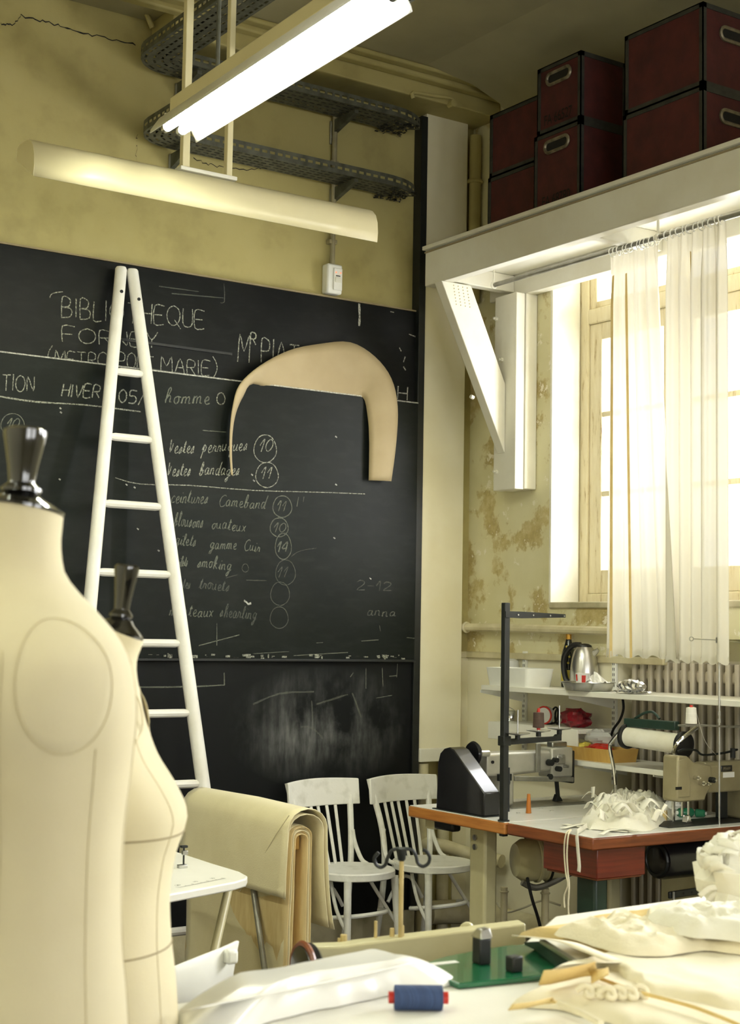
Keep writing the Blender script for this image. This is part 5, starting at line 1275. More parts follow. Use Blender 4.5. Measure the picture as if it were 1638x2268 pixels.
def hfield(name, label, cat, m, outline, z0, h, seed, ridge=5, n=22, ring_n=64, amp=.5, par=None, edge=.004, power=2.5, smooth=40, freq=9):
    """heap of cloth: star-shaped outline on a table, wrinkled height, folded rim"""
    cx_ = sum(p_.x for p_ in outline) / len(outline); cy_ = sum(p_.y for p_ in outline) / len(outline); c = V((cx_, cy_, 0))
    pts = smooth_path([*outline, outline[0]], max(2, ring_n // len(outline)))[:-1]; K = len(pts); rings = []
    for i in range(n + 1):
        t = 1 - (i / n) ** .8 if i < n else .02
        t = 1 - i / n * .985
        ring_ = []
        for j, p_ in enumerate(pts):
            q = c + (V((p_.x, p_.y, 0)) - c) * t
            nz = noise.noise(V((q.x * freq, q.y * freq, seed))) ; rg = 1 - abs(noise.noise(V((q.x * freq * 1.7 + 5, q.y * freq * .9, seed + 3)))) * 2
            fine = 1 - abs(noise.noise(V((q.x * freq * 4, q.y * freq * 3, seed + 7)))) * 2
            k = min(1, (1 - t ** power) * 1.25)
            wob = noise.noise(V((p_.x * 25, p_.y * 25, seed))) * .012 * (t ** 3)
            hh = edge * (0 if i == 0 else 1) + h * k * (1 - amp + amp * (.45 * rg + .35 * nz + .28 * fine))
            d_ = (V((p_.x, p_.y, 0)) - c).normalized()
            q = q + d_ * wob
            ring_.append(V((q.x, q.y, z0 + max(hh, 0.0))))
        rings.append(ring_)
    o_ = MB().loft(rings).build(name, m, par, smooth=smooth)
    return tag(o_, label, cat) if label else o_
ol = [px(x, y, Z=ZT) for x, y in ((1305, 1838), (1380, 1843), (1440, 1840), (1470, 1822), (1490, 1800), (1475, 1783), (1430, 1775), (1380, 1775), (1330, 1790), (1300, 1805), (1285, 1822))]
rf = thing('ruffled_fabric', 'heap of frayed cream fabric strips on the near sewing table', 'fabric', (4.35, 4.55, ZT))
hfield('heap', None, None, 'cloth_white', ol, ZT + .001, .115, 3, par=rf, freq=11, amp=.75, smooth=35)
rnd = random.Random(31)
def ribbon(name, m, pts, wd, par, up=(0, 0, 1), th=.0016):
    P = smooth_path(pts, 5); rows = []
    for i, p_ in enumerate(P):
        d_ = (P[min(i + 1, len(P) - 1)] - P[max(i - 1, 0)]).normalized(); s = d_.cross(V(up))
        s = s.normalized() if s.length > 1e-4 else V((1, 0, 0)); rows.append([p_ - s * wd / 2, p_, p_ + s * wd / 2])
    return MB().sheet(rows).build(name, m, par, smooth=60, solid=th, recalc=False)
for k in range(26):
    x, y = rnd.uniform(1305, 1470), rnd.uniform(1770, 1825); a_ = rnd.uniform(0, 2 * PI); L = rnd.uniform(.04, .09)
    q = px(x, y, Z=ZT + .04); dz = rnd.uniform(.02, .055)
    ribbon('frayed_strip', 'cloth_white', [q + V((-math.cos(a_) * L / 2, -math.sin(a_) * L / 2, dz - .02)), q + V((rnd.uniform(-.01, .01), rnd.uniform(-.01, .01), dz + .02)), q + V((math.cos(a_) * L / 2, math.sin(a_) * L / 2, dz - .01))], rnd.uniform(.012, .03), rf, up=(rnd.uniform(-.6, .6), rnd.uniform(-.6, .6), 1))
for k, pts in enumerate(([(1250, 1825), (1290, 1832), (1340, 1838), (1390, 1842)], [(1245, 1834), (1280, 1826), (1320, 1822), (1360, 1826)], [(1330, 1848), (1350, 1838), (1385, 1836), (1420, 1842)])):
    ribbon('flat_tape', 'cloth_white', [px(x, y, Z=ZT + .004 + .004 * k) for x, y in pts], .03 - .004 * k, rf)
e0 = px(1283, 1843, X=3.936)
ribbon('hanging_tape', 'cloth_white', [px(1300, 1828, Z=ZT + .014), px(1284, 1838, Z=ZT + .012), px(1277, 1846, X=3.93), px(1279, 1880, X=3.93), px(1282, 1915, X=3.93), px(1281, 1931, X=3.93)], .018, rf, up=(1, 0, .15))
for k, pts in enumerate(([(1262, 1838), (1253, 1848), (1249, 1880), (1252, 1930), (1257, 1960), (1249, 1985), (1250, 2010)], [(1264, 1838), (1258, 1850), (1255, 1890), (1257, 1930), (1260, 1960), (1258, 2010), (1262, 2058)])):
    P = [px(*pts[0], Z=ZT + .012)] + [px(x, y, X=3.925 - .006 * k) for x, y in pts[1:]]
    MB().tube(smooth_path(P, 5), .0034, 6).build('hanging_cord', 'calico_pale', rf)

# ================================================================== canvas draped over a horse, white machine table
ch = thing('draped_canvas', 'thick pile of beige canvas draped over a low rail in front of the blackboard', 'canvas', (3.06, 5.4, 0))
yn_, yf_ = 4.97, 5.80
def drape(name, m, xc, half, ztop, z_l, z_r, y0, y1, th, seed, flare=0, sag=.0, par=ch):
    rnd = random.Random(seed); rows = []; ny = 16
    for i in range(ny + 1):
        y = y0 + (y1 - y0) * i / ny; r = []
        zt = ztop - sag * (1 - abs(2 * i / ny - 1))
        nl = 12
        for k in range(nl + 1):
            z = z_l + (zt - half * .8 - z_l) * k / nl; t = 1 - k / nl
            r.append(V((xc - half - .012 * t + .012 * noise.noise(V((y * 4, z * 3, seed))) * (0.3 + t), y + .008 * noise.noise(V((z * 6, seed, 0))), z)))
        for k in range(1, 8):
            a = PI - PI * k / 8; r.append(V((xc + half * math.cos(a), y, zt - half * .8 + half * .8 * math.sin(a))))
        for k in range(nl + 1):
            t = k / nl; z = zt - half * .8 + (z_r - zt + half * .8) * t
            r.append(V((xc + half + flare * t * t + .010 * noise.noise(V((y * 4, z * 3, seed + 9))) * (0.3 + t), y, z)))
        rows.append(r)
    return MB().sheet(rows).build(name, m, par, smooth=60, solid=th, recalc=False)
for x in (5.08, 5.68): MB().bar((3.06, x, 0), (3.06, x, .80), .04, .04).build('trestle_leg', 'tan_wood', ch)
box('trestle_rail', 'tan_wood', ch, 3.035, 3.085, yn_ + .05, yf_ - .05, .76, .82, bevel=.004)
for k in range(8):
    hf = .028 + .003 * k
    drape('canvas_layer', 'canvas' if k % 2 else 'canvas_end', 3.065, hf, .826 + .0045 * k, .03 + .004 * k + (.0 if k < 6 else .02), .12 + .03 * (k % 3), yn_ + .012 * ((k * 5) % 3) + .004, yf_, .0032, 40 + k)
drape('outer_sheet', 'canvas', 3.065, .078, .905, .60, .47, yn_ - .03, yf_ + .01, .003, 60, flare=.03)
drape('outer_sheet', 'canvas', 3.068, .086, .925, .595, .46, yn_ - .035, yf_ + .012, .003, 61, flare=.045, sag=-.006)
MB().tube([px(x, y, X=2.975) for x, y in ((640, 1806), (610, 1850), (575, 1910), (530, 1975))], .0016, 5).build('crease', 'seam_line', ch)

wt = thing('machine_table', 'white sewing machine table with printed ruler edge and splayed tube legs', 'table', (2.35, 4.75, 0))
ZW = .76
tp = [px(x, y, Z=ZW) for x, y in ((250, 2003), (400, 1976), (522, 1953), (545, 1946), (548, 1940), (530, 1930), (470, 1912), (400, 1889), (300, 1858))]
MB().prism(tp, (0, 0, -.028)).build('tabletop', 'table_white', wt, bevel=.005, smooth=30)
e0, e1 = px(400, 1966, Z=ZW), px(500, 1946, Z=ZW); rm = MB(); ed = (e1 - e0); en = V((-ed.y, ed.x, 0)).normalized()
for k in range(31):
    q = e0 + ed * (k / 30); L = .022 if k % 10 == 0 else (.015 if k % 5 == 0 else .009)
    a_ = ed.normalized() * .0011; rm.add([q - a_ + V((0, 0, .0006)), q + a_ + V((0, 0, .0006)), q + a_ + en * L + V((0, 0, .0006)), q - a_ + en * L + V((0, 0, .0006))], [(0, 1, 2, 3)])
rm.build('ruler_ticks', 'ink', wt, smooth=0, recalc=False, stuff=True)
for k in range(3):
    text_mesh('ruler_number', str(20 - 5 * k if k < 2 else 10), 'ink', wt, e0 + ed * (.12 + .38 * k) + en * .03 + V((0, 0, .0002)), ed, en, .014, .0006)
a_, b_ = px(561, 1970, X=3.002), px(592, 2190, X=2.965); MB().cyl(a_, a_ + (b_ - a_) * ((.001 - a_.z) / (b_.z - a_.z)), .012, n=12).build('trestle_strut', 'steel_grey', ch)
for (xa, ya, xb_, yb_) in ((506, 1968, 474, 2110),):
    a_, b_ = px(xa, ya, D=5.22), px(xb_, yb_, D=5.05 if xa < 550 else 5.3)
    a_.z = min(a_.z, ZW - .02); b2 = a_ + (b_ - a_) * ((0 - a_.z) / (b_.z - a_.z)); MB().cyl(a_, b2, .0155, n=12).build('leg', 'cream_enamel', wt)
for (x, y) in ((2.0, 4.45), (2.1, 5.1)): MB().cyl((x, y, ZW - .02), (x - .04, y, 0), .0155, n=12).build('leg', 'cream_enamel', wt)
q = px(406, 1922, Z=ZW); hsm = thing('presser_foot_unit', 'small steel presser foot standing on the white machine table', 'presser foot', q)
MB().cyl(q + V((0, 0, .012)), q + V((0, 0, .075)), .0035, n=8).build('shank', 'black_metal', hsm)
box('clamp', 'steel', hsm, q.x - .006, q.x + .014, q.y - .008, q.y + .008, q.z + .045, q.z + .06, bevel=.002)
box('cap', 'black_metal', hsm, q.x - .012, q.x + .012, q.y - .008, q.y + .008, q.z + .07, q.z + .078, bevel=.001)
box('foot', 'steel', hsm, q.x - .022, q.x + .012, q.y - .01, q.y + .01, q.z, q.z + .012, bevel=.002)

# ================================================================== low white chair in the left foreground
lc = thing('stacking_chair', 'white moulded chair with curved backrest behind the dress forms', 'chair', (1.72, 3.5, 0))
bp = [px(x, y, D=d) for x, y, d in ((380, 2142, 3.55), (440, 2118, 3.62), (490, 2099, 3.7), (526, 2083, 3.78))]
bq = [px(x, y, D=d) for x, y, d in ((385, 2232, 3.55), (430, 2225, 3.6), (470, 2215, 3.68), (506, 2200, 3.76))]
nrm = V((-FWD.x, -FWD.y, 0)).normalized()
rows = [[a.lerp(b, j / 5) + nrm * (.012 * math.sin(PI * j / 5)) for j in range(6)] for a, b in zip(smooth_path(bp, 4), smooth_path(bq, 4))]
MB().sheet(rows).build('backrest', 'pale_plastic', lc, smooth=60, solid=.012, recalc=False, bevel=.003)
c0 = (bp[0] + bp[3]) / 2; lat = (bp[3] - bp[0]); lat.z = 0; lat.normalize(); fwd_ = V((-lat.y, lat.x, 0))
if fwd_.dot(FWD) < 0: fwd_ = -fwd_
hb = px(510, 2118, D=3.7); box('bolt_cap', 'pale_plastic', lc, hb.x - .016, hb.x + .016, hb.y - .016, hb.y + .016, hb.z - .018, hb.z + .018, bevel=.008)
sc_ = V((c0.x, c0.y, 0)) + fwd_ * .2
MB().loft([[sc_ + lat * (.19 * math.cos(2 * PI * i / 28)) * k + fwd_ * (.19 * math.sin(2 * PI * i / 28)) * k + V((0, 0, z)) for i in range(28)] for k, z in ((.95, .425), (1, .435), (1, .45), (.9, .455))]).build('seat', 'pale_plastic', lc)
for s in (-1, 1):
    MB().cyl(sc_ + lat * (s * .15) + fwd_ * .14 + V((0, 0, .43)), sc_ + lat * (s * .18) + fwd_ * .18, .011, n=10).build('leg', 'steel', lc)
    q_ = (bq[3] if s > 0 else bq[0]).copy()
    MB().tube(smooth_path([q_ + nrm * -.01 + V((0, 0, .08)), q_ + V((0, 0, -.1)), sc_ + lat * (s * .16) - fwd_ * .17 + V((0, 0, .44)), sc_ + lat * (s * .18) - fwd_ * .2], 4), .011, 10).build('leg', 'steel', lc)

# ================================================================== dress forms
def dress_form(label, loc, rz, prof, cap_z, neck, tilt, seams, arm, scale=1.0):
    """prof rows: z, front x, back x, half width y, squareness; built facing local +x"""
    t = thing('dress_form', label, 'dress form', (0, 0, 0), 'calico dress forms'); n = 48; rings = []
    Pz = []
    K = len(prof)
    def interp(z):
        for i in range(K - 1):
            if prof[i][0] <= z <= prof[i + 1][0]:
                u = (z - prof[i][0]) / (prof[i + 1][0] - prof[i][0]); r = []
                for c in range(1, 5):
                    p0 = prof[max(i - 1, 0)][c]; p1 = prof[i][c]; p2 = prof[i + 1][c]; p3 = prof[min(i + 2, K - 1)][c]
                    v = .5 * (2 * p1 + (p2 - p0) * u + (2 * p0 - 5 * p1 + 4 * p2 - p3) * u * u + (3 * p1 - p0 - 3 * p2 + p3) * u ** 3)
                    lo, hi = min(p1, p2), max(p1, p2); r.append(max(lo - .01, min(hi + .01, v)))
                return r
        return list(prof[-1][1:])
    def surf(z, a):
        fx, bx, hw, sq = interp(z); c, s = math.cos(a), math.sin(a); e = 2 / sq
        cc = math.copysign(abs(c) ** e, c); ss = math.copysign(abs(s) ** e, s)
        mid = (fx + bx) / 2; hx = (fx - bx) / 2
        p_ = V((mid + hx * cc, hw * ss, z))
        top = prof[-1][0]; k = max(0, (z - (top - .10)) / .10)
        p_.z += tilt * (-p_.x) * k * 1.0
        return p_
    zs_ = [prof[0][0] + (prof[-1][0] - prof[0][0]) * i / 60 for i in range(61)]
    body = MB().loft([[surf(z, 2 * PI * j / n) for j in range(n)] for z in zs_]).build('torso', 'mannequin_cloth', t, smooth=80)
    for kind, a, z0, z1 in seams:
        if kind == 'v':
            pts = [surf(z0 + (z1 - z0) * i / 40, a if not callable(a) else a(i / 40)) for i in range(41)]
            cen = [V((sum(interp(p_.z)[:2]) / 2, 0, p_.z)) for p_ in pts]
            pts = [p_ + (p_ - c).normalized() * .0004 for p_, c in zip(pts, cen)]
            MB().tube(pts, .0007, 5).build('seam', 'seam_line', body)
        else:
            pts = [surf(z0 + z1 * math.cos(2 * PI * i / 60 + .3), 2 * PI * i / 60) for i in range(60)]
            MB().tube([V((p_.x * 1.003, p_.y * 1.003, p_.z)) for p_ in pts], .0015, 5, closed=True).build('seam', 'seam_dark', body)
    if arm:
        za_, rx_, rz_ = arm
        for s in (-1, 1):
            pts = []
            for i in range(40):
                a = 2 * PI * i / 40; z = za_ + rz_ * math.sin(a); x = rx_ * math.cos(a) - .004
                fx, bx, hw, sq = interp(z); mid = (fx + bx) / 2; hx = (fx - bx) / 2
                u = max(-.98, min(.98, (x - mid) / hx)); yy = hw * (1 - abs(u) ** sq) ** (1 / sq)
                pts.append(V((x, s * (yy + .001), z)))
            MB().tube(pts, .0008, 5, closed=True).build('armhole_seam', 'seam_line', body)
            c = sum(pts, V()) / 40
            MB().loft([[p_.lerp(c, k) + V((0, s * b, 0)) for p_ in pts] for k, b in ((0, -.002), (.06, .003), (.4, .008), (.95, .010))]).build('arm_plate', 'mannequin_cloth', body, smooth=80)
    # black turned cap
    fx, bx, hw, sq = interp(prof[-1][0]); c = V(((fx + bx) / 2, 0, prof[-1][0])); axv = V((tilt * .9, 0, 1)).normalized()
    R_ = (fx - bx) / 2 * 1.03
    cp_ = MB().lathe([(R_, 0), (R_, .004), (R_ * .82, .010), (R_ * .5, .018), (R_ * .36, .024), (.0, .024)], c, axis=axv, n=32).build('neck_cap', 'black_lacquer', t)
    MB().lathe([(R_ * .36, .022), (R_ * .46, .026), (R_ * .46, .030), (R_ * .38, .034), (R_ * .3, .038), (R_ * .3, .042), (R_ * .34, .060), (R_ * .42, .085), (R_ * .485, .104), (R_ * .48, .110), (R_ * .4, .113), (0, .114)], c, axis=V((tilt * .25, 0, 1)), n=28).build('knob', 'black_lacquer', cp_)
    # stand
    MB().cyl((0, 0, .04), (0, 0, prof[0][0] + .02), .017, n=12).build('pole', 'steel', t)
    for k in range(3):
        a = 2 * PI * k / 3 + .4; MB().tube(smooth_path([(0, 0, .16), (.1 * math.cos(a), .1 * math.sin(a), .1), (.2 * math.cos(a), .2 * math.sin(a), .012)], 4), .012, 8).build('foot', 'black_metal', t)
    t.location = loc; t.rotation_euler = (0, 0, rz); return t
# local +x (front) points to the right of the picture
ang = math.atan2(r0.y, r0.x)
# near form, seen from its side
n1 = px(42, 1130, D=2.05)
b1 = V((n1.x, n1.y, 0)); k1 = 2.05 / F
ztop = n1.z
def zz(y): return px(160, y, D=2.05).z
prof1 = [(zz(2700), .135, -.115, .15, 2.2), (zz(2480), .155, -.12, .168, 2.2), (zz(2268), .160, -.112, .166, 2.2), (zz(2050), .148, -.1, .158, 2.2), (zz(1850), .145, -.1, .16, 2.2), (zz(1680), .150, -.11, .17, 2.3), (zz(1560), .150, -.118, .182, 2.3), (zz(1460), .140, -.115, .18, 2.2), (zz(1400), .125, -.105, .155, 2.1), (zz(1345), .103, -.092, .11, 2.0), (zz(1300), .078, -.076, .078, 2.0), (zz(1265), .064, -.066, .064, 2.0), (zz(1200), .058, -.058, .058, 2.0), (ztop, .060, -.058, .058, 2.0)]
dress_form('nearest calico dress form with tall black knob, cut by the left picture edge', b1, ang + math.radians(37), prof1, 0, 0, .16,
           [('v', -PI / 2 + .12, zz(2268), zz(1640)), ('v', lambda u: -.55 - .25 * math.sin(PI * u), zz(2268), zz(1420)), ('v', -2.3, zz(2268), zz(1440)), ('v', 0, zz(2400), zz(1240))],
           (zz(1510), .062, .086))
# second form, behind, in profile
D2 = 2.5; n2 = px(268, 1392, D=D2); b2 = V((n2.x, n2.y, 0))
def z2_(y): return px(268, y, D=D2).z
def fx_(xp): return (xp - 268) * D2 / F
prof2 = [(z2_(2560), fx_(425), -.13, .16, 2.1), (z2_(2268), fx_(418), -.135, .168, 2.1), (z2_(2160), fx_(408), -.125, .16, 2.1), (z2_(2060), fx_(395), -.105, .14, 2.1), (z2_(1960), fx_(391), -.088, .12, 2.1), (z2_(1880), fx_(402), -.09, .125, 2.1), (z2_(1835), fx_(417), -.095, .135, 2.15), (z2_(1795), fx_(423), -.1, .142, 2.2), (z2_(1740), fx_(398), -.105, .15, 2.2), (z2_(1670), fx_(352), -.108, .155, 2.2), (z2_(1600), fx_(326), -.105, .155, 2.1), (z2_(1540), fx_(312), -.095, .14, 2.0), (z2_(1490), fx_(304), -.075, .085, 2.0), (z2_(1450), fx_(305), -.055, .05, 2.0), (z2_(1400), fx_(318), -.045, .043, 2.0)]
dress_form('second calico dress form in profile with bust seam line, behind the nearest one', b2, ang, prof2, 0, 0, .38,
           [('h', None, z2_(1838), .002), ('h', None, z2_(2082), .004), ('v', lambda u: -.5, z2_(2268), z2_(1560))], (z2_(1600), .05, .07))

# ================================================================== cutting table in the foreground
ZF = .95
ft = thing('cutting_table', 'large white cutting table in the foreground covered with fabric', 'table', (2.2, 1.8, 0))
FX0, FX1, FY0, FY1 = 1.2, 3.3, 1.15, 2.38
MB().prism([(FX0, FY0, ZF - .04), (FX1, FY0, ZF - .04), (FX1, 2.75, ZF - .04), (2.36, 2.70, ZF - .04), (2.04, 2.455, ZF - .04), (FX0, 2.40, ZF - .04)], (0, 0, .04)).build('tabletop', 'table_white', ft, bevel=.006)
for x in (FX0 + .08, FX1 - .08):
    for y in (FY0 + .08, FY1 - .08): box('leg', 'tan_wood', ft, x - .03, x + .03, y - .03, y + .03, 0, ZF - .04, bevel=.004)
box('apron', 'tan_wood', ft, FX0 + .06, FX1 - .06, FY1 - .06, FY1 - .04, ZF - .12, ZF - .04)
box('apron', 'tan_wood', ft, FX0 + .06, FX1 - .06, FY0 + .04, FY0 + .06, ZF - .12, ZF - .04)
# blue spool
a_ = px(872, 2209, Z=ZF + .0215); b_ = px(980, 2210, Z=ZF + .0215); ax = (b_ - a_).normalized()
bs = thing('thread_spool', 'dark blue thread spool with red ends lying on the cutting table', 'thread', (a_ + b_) / 2 + V((0, 0, -.02)))
MB().tube([a_, a_ + ax * .001, b_ - ax * .001, b_], [.018, .0212, .0212, .018], 28).build('winding', 'thread_blue', bs)
MB().cyl(a_ - ax * .0095, b_ + ax * .0095, .0105, n=18).build('core', 'red_plastic', bs)
# folded milky plastic sheet along the far edge
rp = thing('plastic_sheet', 'folded milky plastic sheet lying across the cutting table corner', 'sheet', px(640, 2210, Z=ZF))
hfield('folded_sheet', None, None, 'milky_film', [px(x, y, Z=ZF + .002) for x, y in ((398, 2300), (388, 2262), (400, 2246), (500, 2226), (640, 2196), (780, 2166), (880, 2146), (915, 2150), (950, 2162), (1008, 2172), (985, 2186), (900, 2198), (760, 2226), (600, 2262), (500, 2300))], ZF + .002, .058, 14, par=rp, amp=.14, freq=2.5, ring_n=120, power=3, smooth=70)
ribbon('sheet_fold', 'milky_film', [px(x, y, Z=ZF + .05) for x, y in ((420, 2236), (520, 2216), (660, 2188), (800, 2158), (890, 2138))], .05, rp, up=(.2, .35, 1), th=.003)
# green steel plate with black posts
gp_ = thing('green_press', 'green enamelled steel base plate with black posts on the cutting table', 'press', px(1080, 2140, Z=ZF))
gpts = [px(x, y, Z=ZF + .012) for x, y in ((1015, 2178), (915, 2140), (985, 2118), (1060, 2103), (1120, 2094), (1165, 2091), (1195, 2100), (1262, 2140), (1195, 2160))]
MB().prism(gpts, (0, 0, -.011)).build('base_plate', 'green_enamel', gp_, bevel=.003, smooth=30)
q = px(1063, 2133, Z=ZF + .012)
MB().prism([q + V((-.017, -.02, 0)), q + V((.01, -.022, 0)), q + V((.012, .012, 0)), q + V((-.012, .012, 0))], (0, 0, .05)).build('post', 'black_metal', gp_, bevel=.003)
MB().loft([[q + V((-.017, -.024, .05)), q + V((.012, -.024, .05)), q + V((.018, .016, .05)), q + V((-.014, .016, .05))], [q + V((-.008, -.012, .066)), q + V((.014, -.012, .068)), q + V((.016, .008, .068)), q + V((-.004, .008, .066))]]).build('post_head', 'steel', gp_, bevel=.002)
q = px(1137, 2152, Z=ZF + .012)
MB().prism([q + V((-.012, -.012, 0)), q + V((.014, -.012, 0)), q + V((.014, .012, 0)), q + V((-.012, .012, 0))], (0, 0, .03)).build('post', 'black_metal', gp_, bevel=.003)
q0, q1 = px(960, 2138, Z=ZF + .0125), px(1012, 2130, Z=ZF + .0125)
MB().add([q0 + V((0, .0, 0)), q1 + V((0, -.008, 0)), q1 + V((.004, .012, 0)), q0 + V((.006, .02, 0))], [(0, 1, 2, 3)]).build('white_mark', 'pale_plastic', gp_, smooth=0)
ip = thing('steel_plate', 'dark grey slanted steel plate leaning behind the green base', 'plate', px(1205, 2120, Z=ZF))
pp = [px(1160, 2086, Z=ZF + .03), px(1200, 2084, Z=ZF + .045), px(1275, 2132, Z=ZF + .03), px(1245, 2152, Z=ZF + .014), px(1190, 2100, Z=ZF + .014)]
MB().prism(pp, (0, 0, -.006)).build('plate', 'green_dark', ip, bevel=.001)
MB().bar(px(1200, 2084, Z=ZF + .048), px(1272, 2130, Z=ZF + .034), .012, .006).build('plate_edge', 'steel', ip)

# ================================================================== beige machine on a low table behind the cutting table
lt_ = thing('low_machine_table', 'low machine table hidden behind the cutting table', 'table', (2.3, 3.0, 0))
box('tabletop', 'formica', lt_, 1.78, 2.95, 2.68, 3.2, .66, .70, bevel=.004)
for x in (1.86, 2.87):
    for y in (2.74, 3.14): box('leg', 'cream_enamel', lt_, x - .025, x + .025, y - .025, y + .025, 0, .66)
DM = 3.38
em = thing('embroidery_machine', 'long beige machine arm with thread pins and dark handwheel behind the cutting table', 'sewing machine', (2.3, 2.95, .70))
ma, mb_ = px(690, 2108, D=3.34), px(1158, 2070, D=3.46)
mid_z = (px(800, 2092, D=3.34).z + px(1158, 2068, D=3.46).z) / 2
dirm = V((mb_.x - ma.x, mb_.y - ma.y, 0)).normalized(); sdm = V((dirm.y, -dirm.x, 0))
za_, zb_ = px(700, 2094, D=3.34).z, px(1158, 2042, D=3.46).z
def msec(p_, ztop, w0, w1, zbot=.701): return [p_ + sdm * w0 + V((0, 0, zbot - p_.z)), p_ - sdm * w1 + V((0, 0, zbot - p_.z)), p_ - sdm * w1 + V((0, 0, ztop - p_.z)), p_ + sdm * w0 + V((0, 0, ztop - p_.z))]
MB().loft([msec(ma, za_, .02, .03), msec(ma.lerp(mb_, .15), za_ + .0, .02, .03), msec(ma.lerp(mb_, .2), za_ + .004, .02, .03), msec(mb_, zb_, .02, .03)]).build('arm', 'cream_enamel', em, bevel=.005, smooth=30)
MB().lathe([(.02, -.03), (.05, -.028), (.058, -.02), (.058, .0), (.052, .008), (.03, .012)], px(672, 2150, D=3.3), axis=-dirm + sdm * .25, n=28).build('handwheel', 'black_enamel', em)
MB().torus(px(672, 2150, D=3.3) , -dirm + sdm * .25, .058, .007, 28, 6).build('wheel_rim', 'wood_red', em)
for xp_, y0_, y1_, r_ in ((752, 2112, 2078, .006), (761, 2105, 2070, .009), (832, 2120, 2040, .0042), (868, 2092, 2056, .006), (890, 2120, 2050, .006)):
    a_ = px(xp_, y0_, D=3.40); b_ = px(xp_, y1_, D=3.40); MB().cyl(V((b_.x, b_.y, min(a_.z, b_.z - .02))), b_, r_, r_ * .85, n=10).build('thread_pin', 'wood_pin', em)
MB().tube(smooth_path([px(1022, 2078, D=3.5), px(1024, 2055, D=3.5), px(1036, 2048, D=3.5), px(1046, 2060, D=3.5), px(1048, 2076, D=3.5)], 4), .007, 8).build('hook', 'cream_enamel', em)
for xp_, yp_ in ((733, 2140), (700, 2130)): q = px(xp_, yp_, D=3.26); MB().cyl(q, q - sdm * -.004, .006, n=8).build('screw', 'seam_dark', em)
st = thing('thread_tree', 'slim wooden rod with black curled wire thread hook above the beige machine', 'thread stand', px(888, 2120, D=3.40))
a_, b_ = px(888, 2125, D=3.40), px(889, 1905, D=3.40); MB().cyl(V((b_.x, b_.y, .8)), b_, .0055, n=10).build('rod', 'wood_pin', st)
hk = [(838, 1888), (829, 1900), (832, 1914), (842, 1921), (853, 1915), (858, 1900), (866, 1885), (878, 1880), (890, 1880), (902, 1880), (914, 1884), (921, 1897), (925, 1912), (936, 1919), (948, 1912), (951, 1898), (944, 1886), (936, 1882)]
MB().tube(smooth_path([px(x, y, D=3.40) for x, y in hk], 4), .0042, 8).build('wire_hook', 'black_metal', st)
MB().lathe([(.006, 0), (.009, .004), (.011, .028), (.008, .03), (0, .03)], px(889, 1907, D=3.40), n=12).build('ferrule', 'black_metal', st)

# ================================================================== fabric on the cutting table
def cloth(label, m, outl, zb, h, seed, **k):
    return hfield('fabric_piece', label, 'fabric', m, [px(x, y, Z=zb) for x, y in outl], zb, h, seed, **k)
fg = thing('calico_garment', 'cream calico garment panel with laced edge spread over the cutting table', 'fabric', px(1400, 2180, Z=ZF))
hfield('panel', None, None, 'calico_pale', [px(x, y, Z=ZF + .002) for x, y in ((1128, 2228), (1215, 2190), (1290, 2178), (1330, 2150), (1400, 2110), (1520, 2075), (1660, 2050), (1800, 2100), (1800, 2300), (1600, 2330), (1420, 2290), (1330, 2262), (1250, 2240))], ZF + .002, .022, 5, par=fg, amp=.35, freq=4, ring_n=104, power=9)
hfield('upper_layer', None, None, 'calico_pale', [px(x, y, Z=ZF + .022) for x, y in ((1200, 2166), (1240, 2152), (1300, 2142), (1345, 2150), (1400, 2180), (1440, 2205), (1540, 2222), (1660, 2240), (1800, 2180), (1800, 2050), (1600, 2065), (1420, 2100), (1330, 2128))], ZF + .022, .02, 6, par=fg, amp=.4, freq=4, ring_n=104, power=9)
# curled edge and lacing
ribbon('curled_edge', 'calico_gold', [px(x, y, Z=ZF + .05) for x, y in ((1198, 2166), (1230, 2163), (1270, 2155), (1310, 2146), (1326, 2150), (1328, 2168))], .035, fg, up=(.3, .8, .55))
ribbon('curled_edge', 'calico_gold', [px(x, y, Z=ZF + .03) for x, y in ((1130, 2231), (1170, 2226), (1220, 2216), (1240, 2222), (1280, 2236))], .02, fg, up=(.2, .6, .7))
MB().tube(smooth_path([px(x, y, Z=ZF + .035) for x, y in ((1330, 2168), (1390, 2190), (1430, 2202), (1480, 2215), (1540, 2232), (1600, 2255), (1640, 2272))], 6), .0035, 8).build('piping', 'calico_gold', fg)
MB().tube(smooth_path([px(x, y, Z=ZF + .032) for x, y in ((1238, 2222), (1262, 2232), (1292, 2246), (1330, 2268))], 6), .006, 8).build('piping', 'calico_pale', fg)
for k in range(6):
    q = px(1298 + k * 24, 2208 - (k % 2) * 2 + (k - 3) ** 2 * -.6, Z=ZF + .03)
    MB().tube(smooth_path([q + V((-.012, .012, .006)), q + V((-.002, .004, .014)), q + V((.006, -.006, .010)), q + V((.002, -.012, .0)), q + V((-.006, -.006, .002)), q + V((.01, .006, .008))], 4), .0055, 8).build('lace_loop', 'calico_pale', fg)
fg2 = thing('calico_pieces', 'stacked cream calico pieces along the far side of the cutting table', 'fabric', px(1400, 2060, Z=ZF))
hfield('lower_piece', None, None, 'calico_gold', [px(x, y, Z=ZF + .03) for x, y in ((1140, 2076), (1200, 2078), (1280, 2090), (1370, 2132), (1400, 2110), (1480, 2115), (1600, 2060), (1500, 2020), (1330, 2040), (1230, 2066))], ZF + .03, .02, 8, par=fg2, amp=.4, freq=5, power=8)
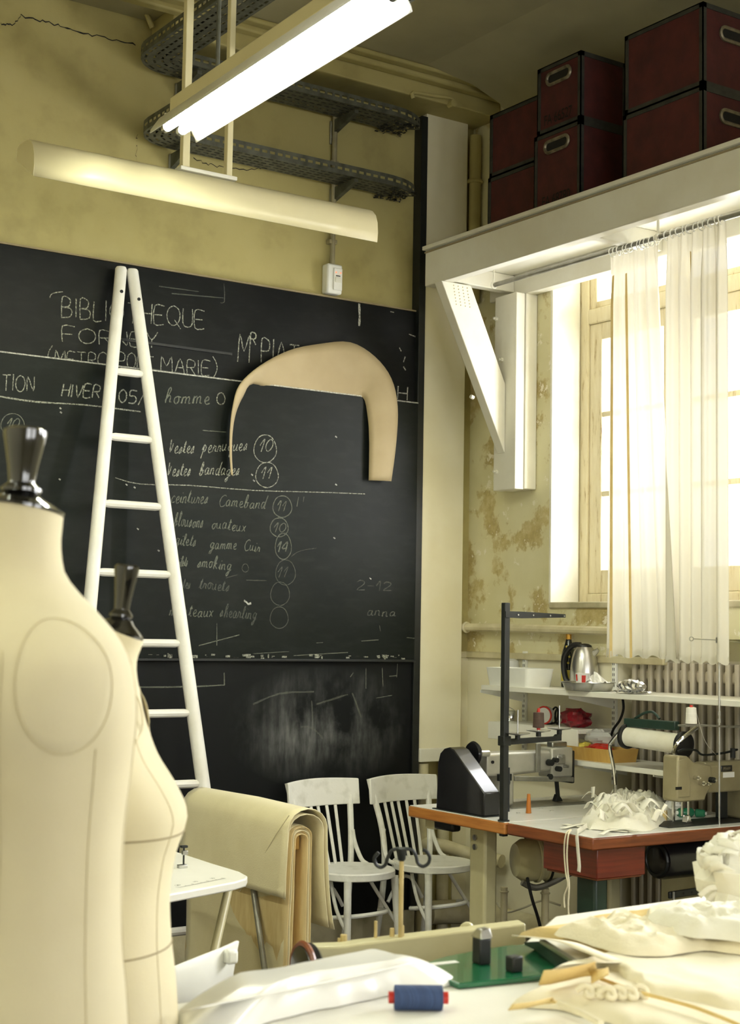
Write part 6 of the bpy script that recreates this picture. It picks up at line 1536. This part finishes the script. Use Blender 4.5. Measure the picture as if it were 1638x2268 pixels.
hfield('upper_piece', None, None, 'calico_pale', [px(x, y, Z=ZF + .05) for x, y in ((1225, 2064), (1260, 2056), (1320, 2054), (1350, 2036), (1420, 2050), (1440, 2030), (1520, 2020), (1660, 2030), (1760, 2060), (1700, 2110), (1560, 2100), (1470, 2112), (1370, 2106), (1300, 2085))], ZF + .045, .042, 9, par=fg2, amp=.75, freq=9, ring_n=84, power=6)
hfield('top_piece', None, None, 'cloth_white', [px(x, y, Z=ZF + .08) for x, y in ((1430, 2030), (1500, 2015), (1560, 2012), (1660, 2010), (1760, 2030), (1700, 2075), (1580, 2068), (1500, 2060))], ZF + .07, .042, 10, par=fg2, amp=.7, freq=9, power=6)
ribbon('pointed_flap', 'calico_pale', [px(x, y, Z=ZF + .055) for x, y in ((1138, 2072), (1180, 2076), (1250, 2086), (1300, 2104), (1360, 2128))], .034, fg2, up=(.1, .2, 1))
lh = thing('lace_heap', 'ruffled white lace heap at the right edge of the cutting table', 'fabric', px(1620, 1990, Z=ZF + .1))
qq = px(1625, 1985, Z=ZF + .07)
crumple_blob('heap', None, None, 'cloth_white', V((qq.x + .06, qq.y + .02, ZF + .1)), .11, .10, .095, 33, lh, .4)
rnd = random.Random(77)
for k in range(34):
    a = rnd.uniform(0, 2 * PI); e = rnd.uniform(.1, 1.2); c = V((qq.x + .06, qq.y + .02, ZF + .115)); d_ = V((math.cos(a) * math.cos(e) * .11, math.sin(a) * math.cos(e) * .10, math.sin(e) * .075)); t_ = V((-math.sin(a), math.cos(a), rnd.uniform(-.5, .5))) * .03
    ribbon('ruffle', 'cloth_white', [c + d_ - t_, c + d_ * 1.12 + V((0, 0, rnd.uniform(0, .012))), c + d_ * .98 + t_], rnd.uniform(.014, .028), lh, up=d_.normalized() + V((rnd.uniform(-.9, .9), rnd.uniform(-.9, .9), rnd.uniform(-.5, .5))))
for x0_, y0_, x1_, y1_, x2_, y2_ in ((1590, 1965, 1570, 1968, 1548, 1985), (1592, 1975, 1572, 1990, 1558, 2015), (1600, 1985, 1582, 2000, 1570, 2020)):
    ribbon('loose_strip', 'cloth_white', [px(x, y, D=qq.dot(FWD) - CAM.dot(FWD)) for x, y in ((x0_, y0_), (x1_, y1_), (x2_, y2_))], .012, lh, up=(-.5, -.8, .3))
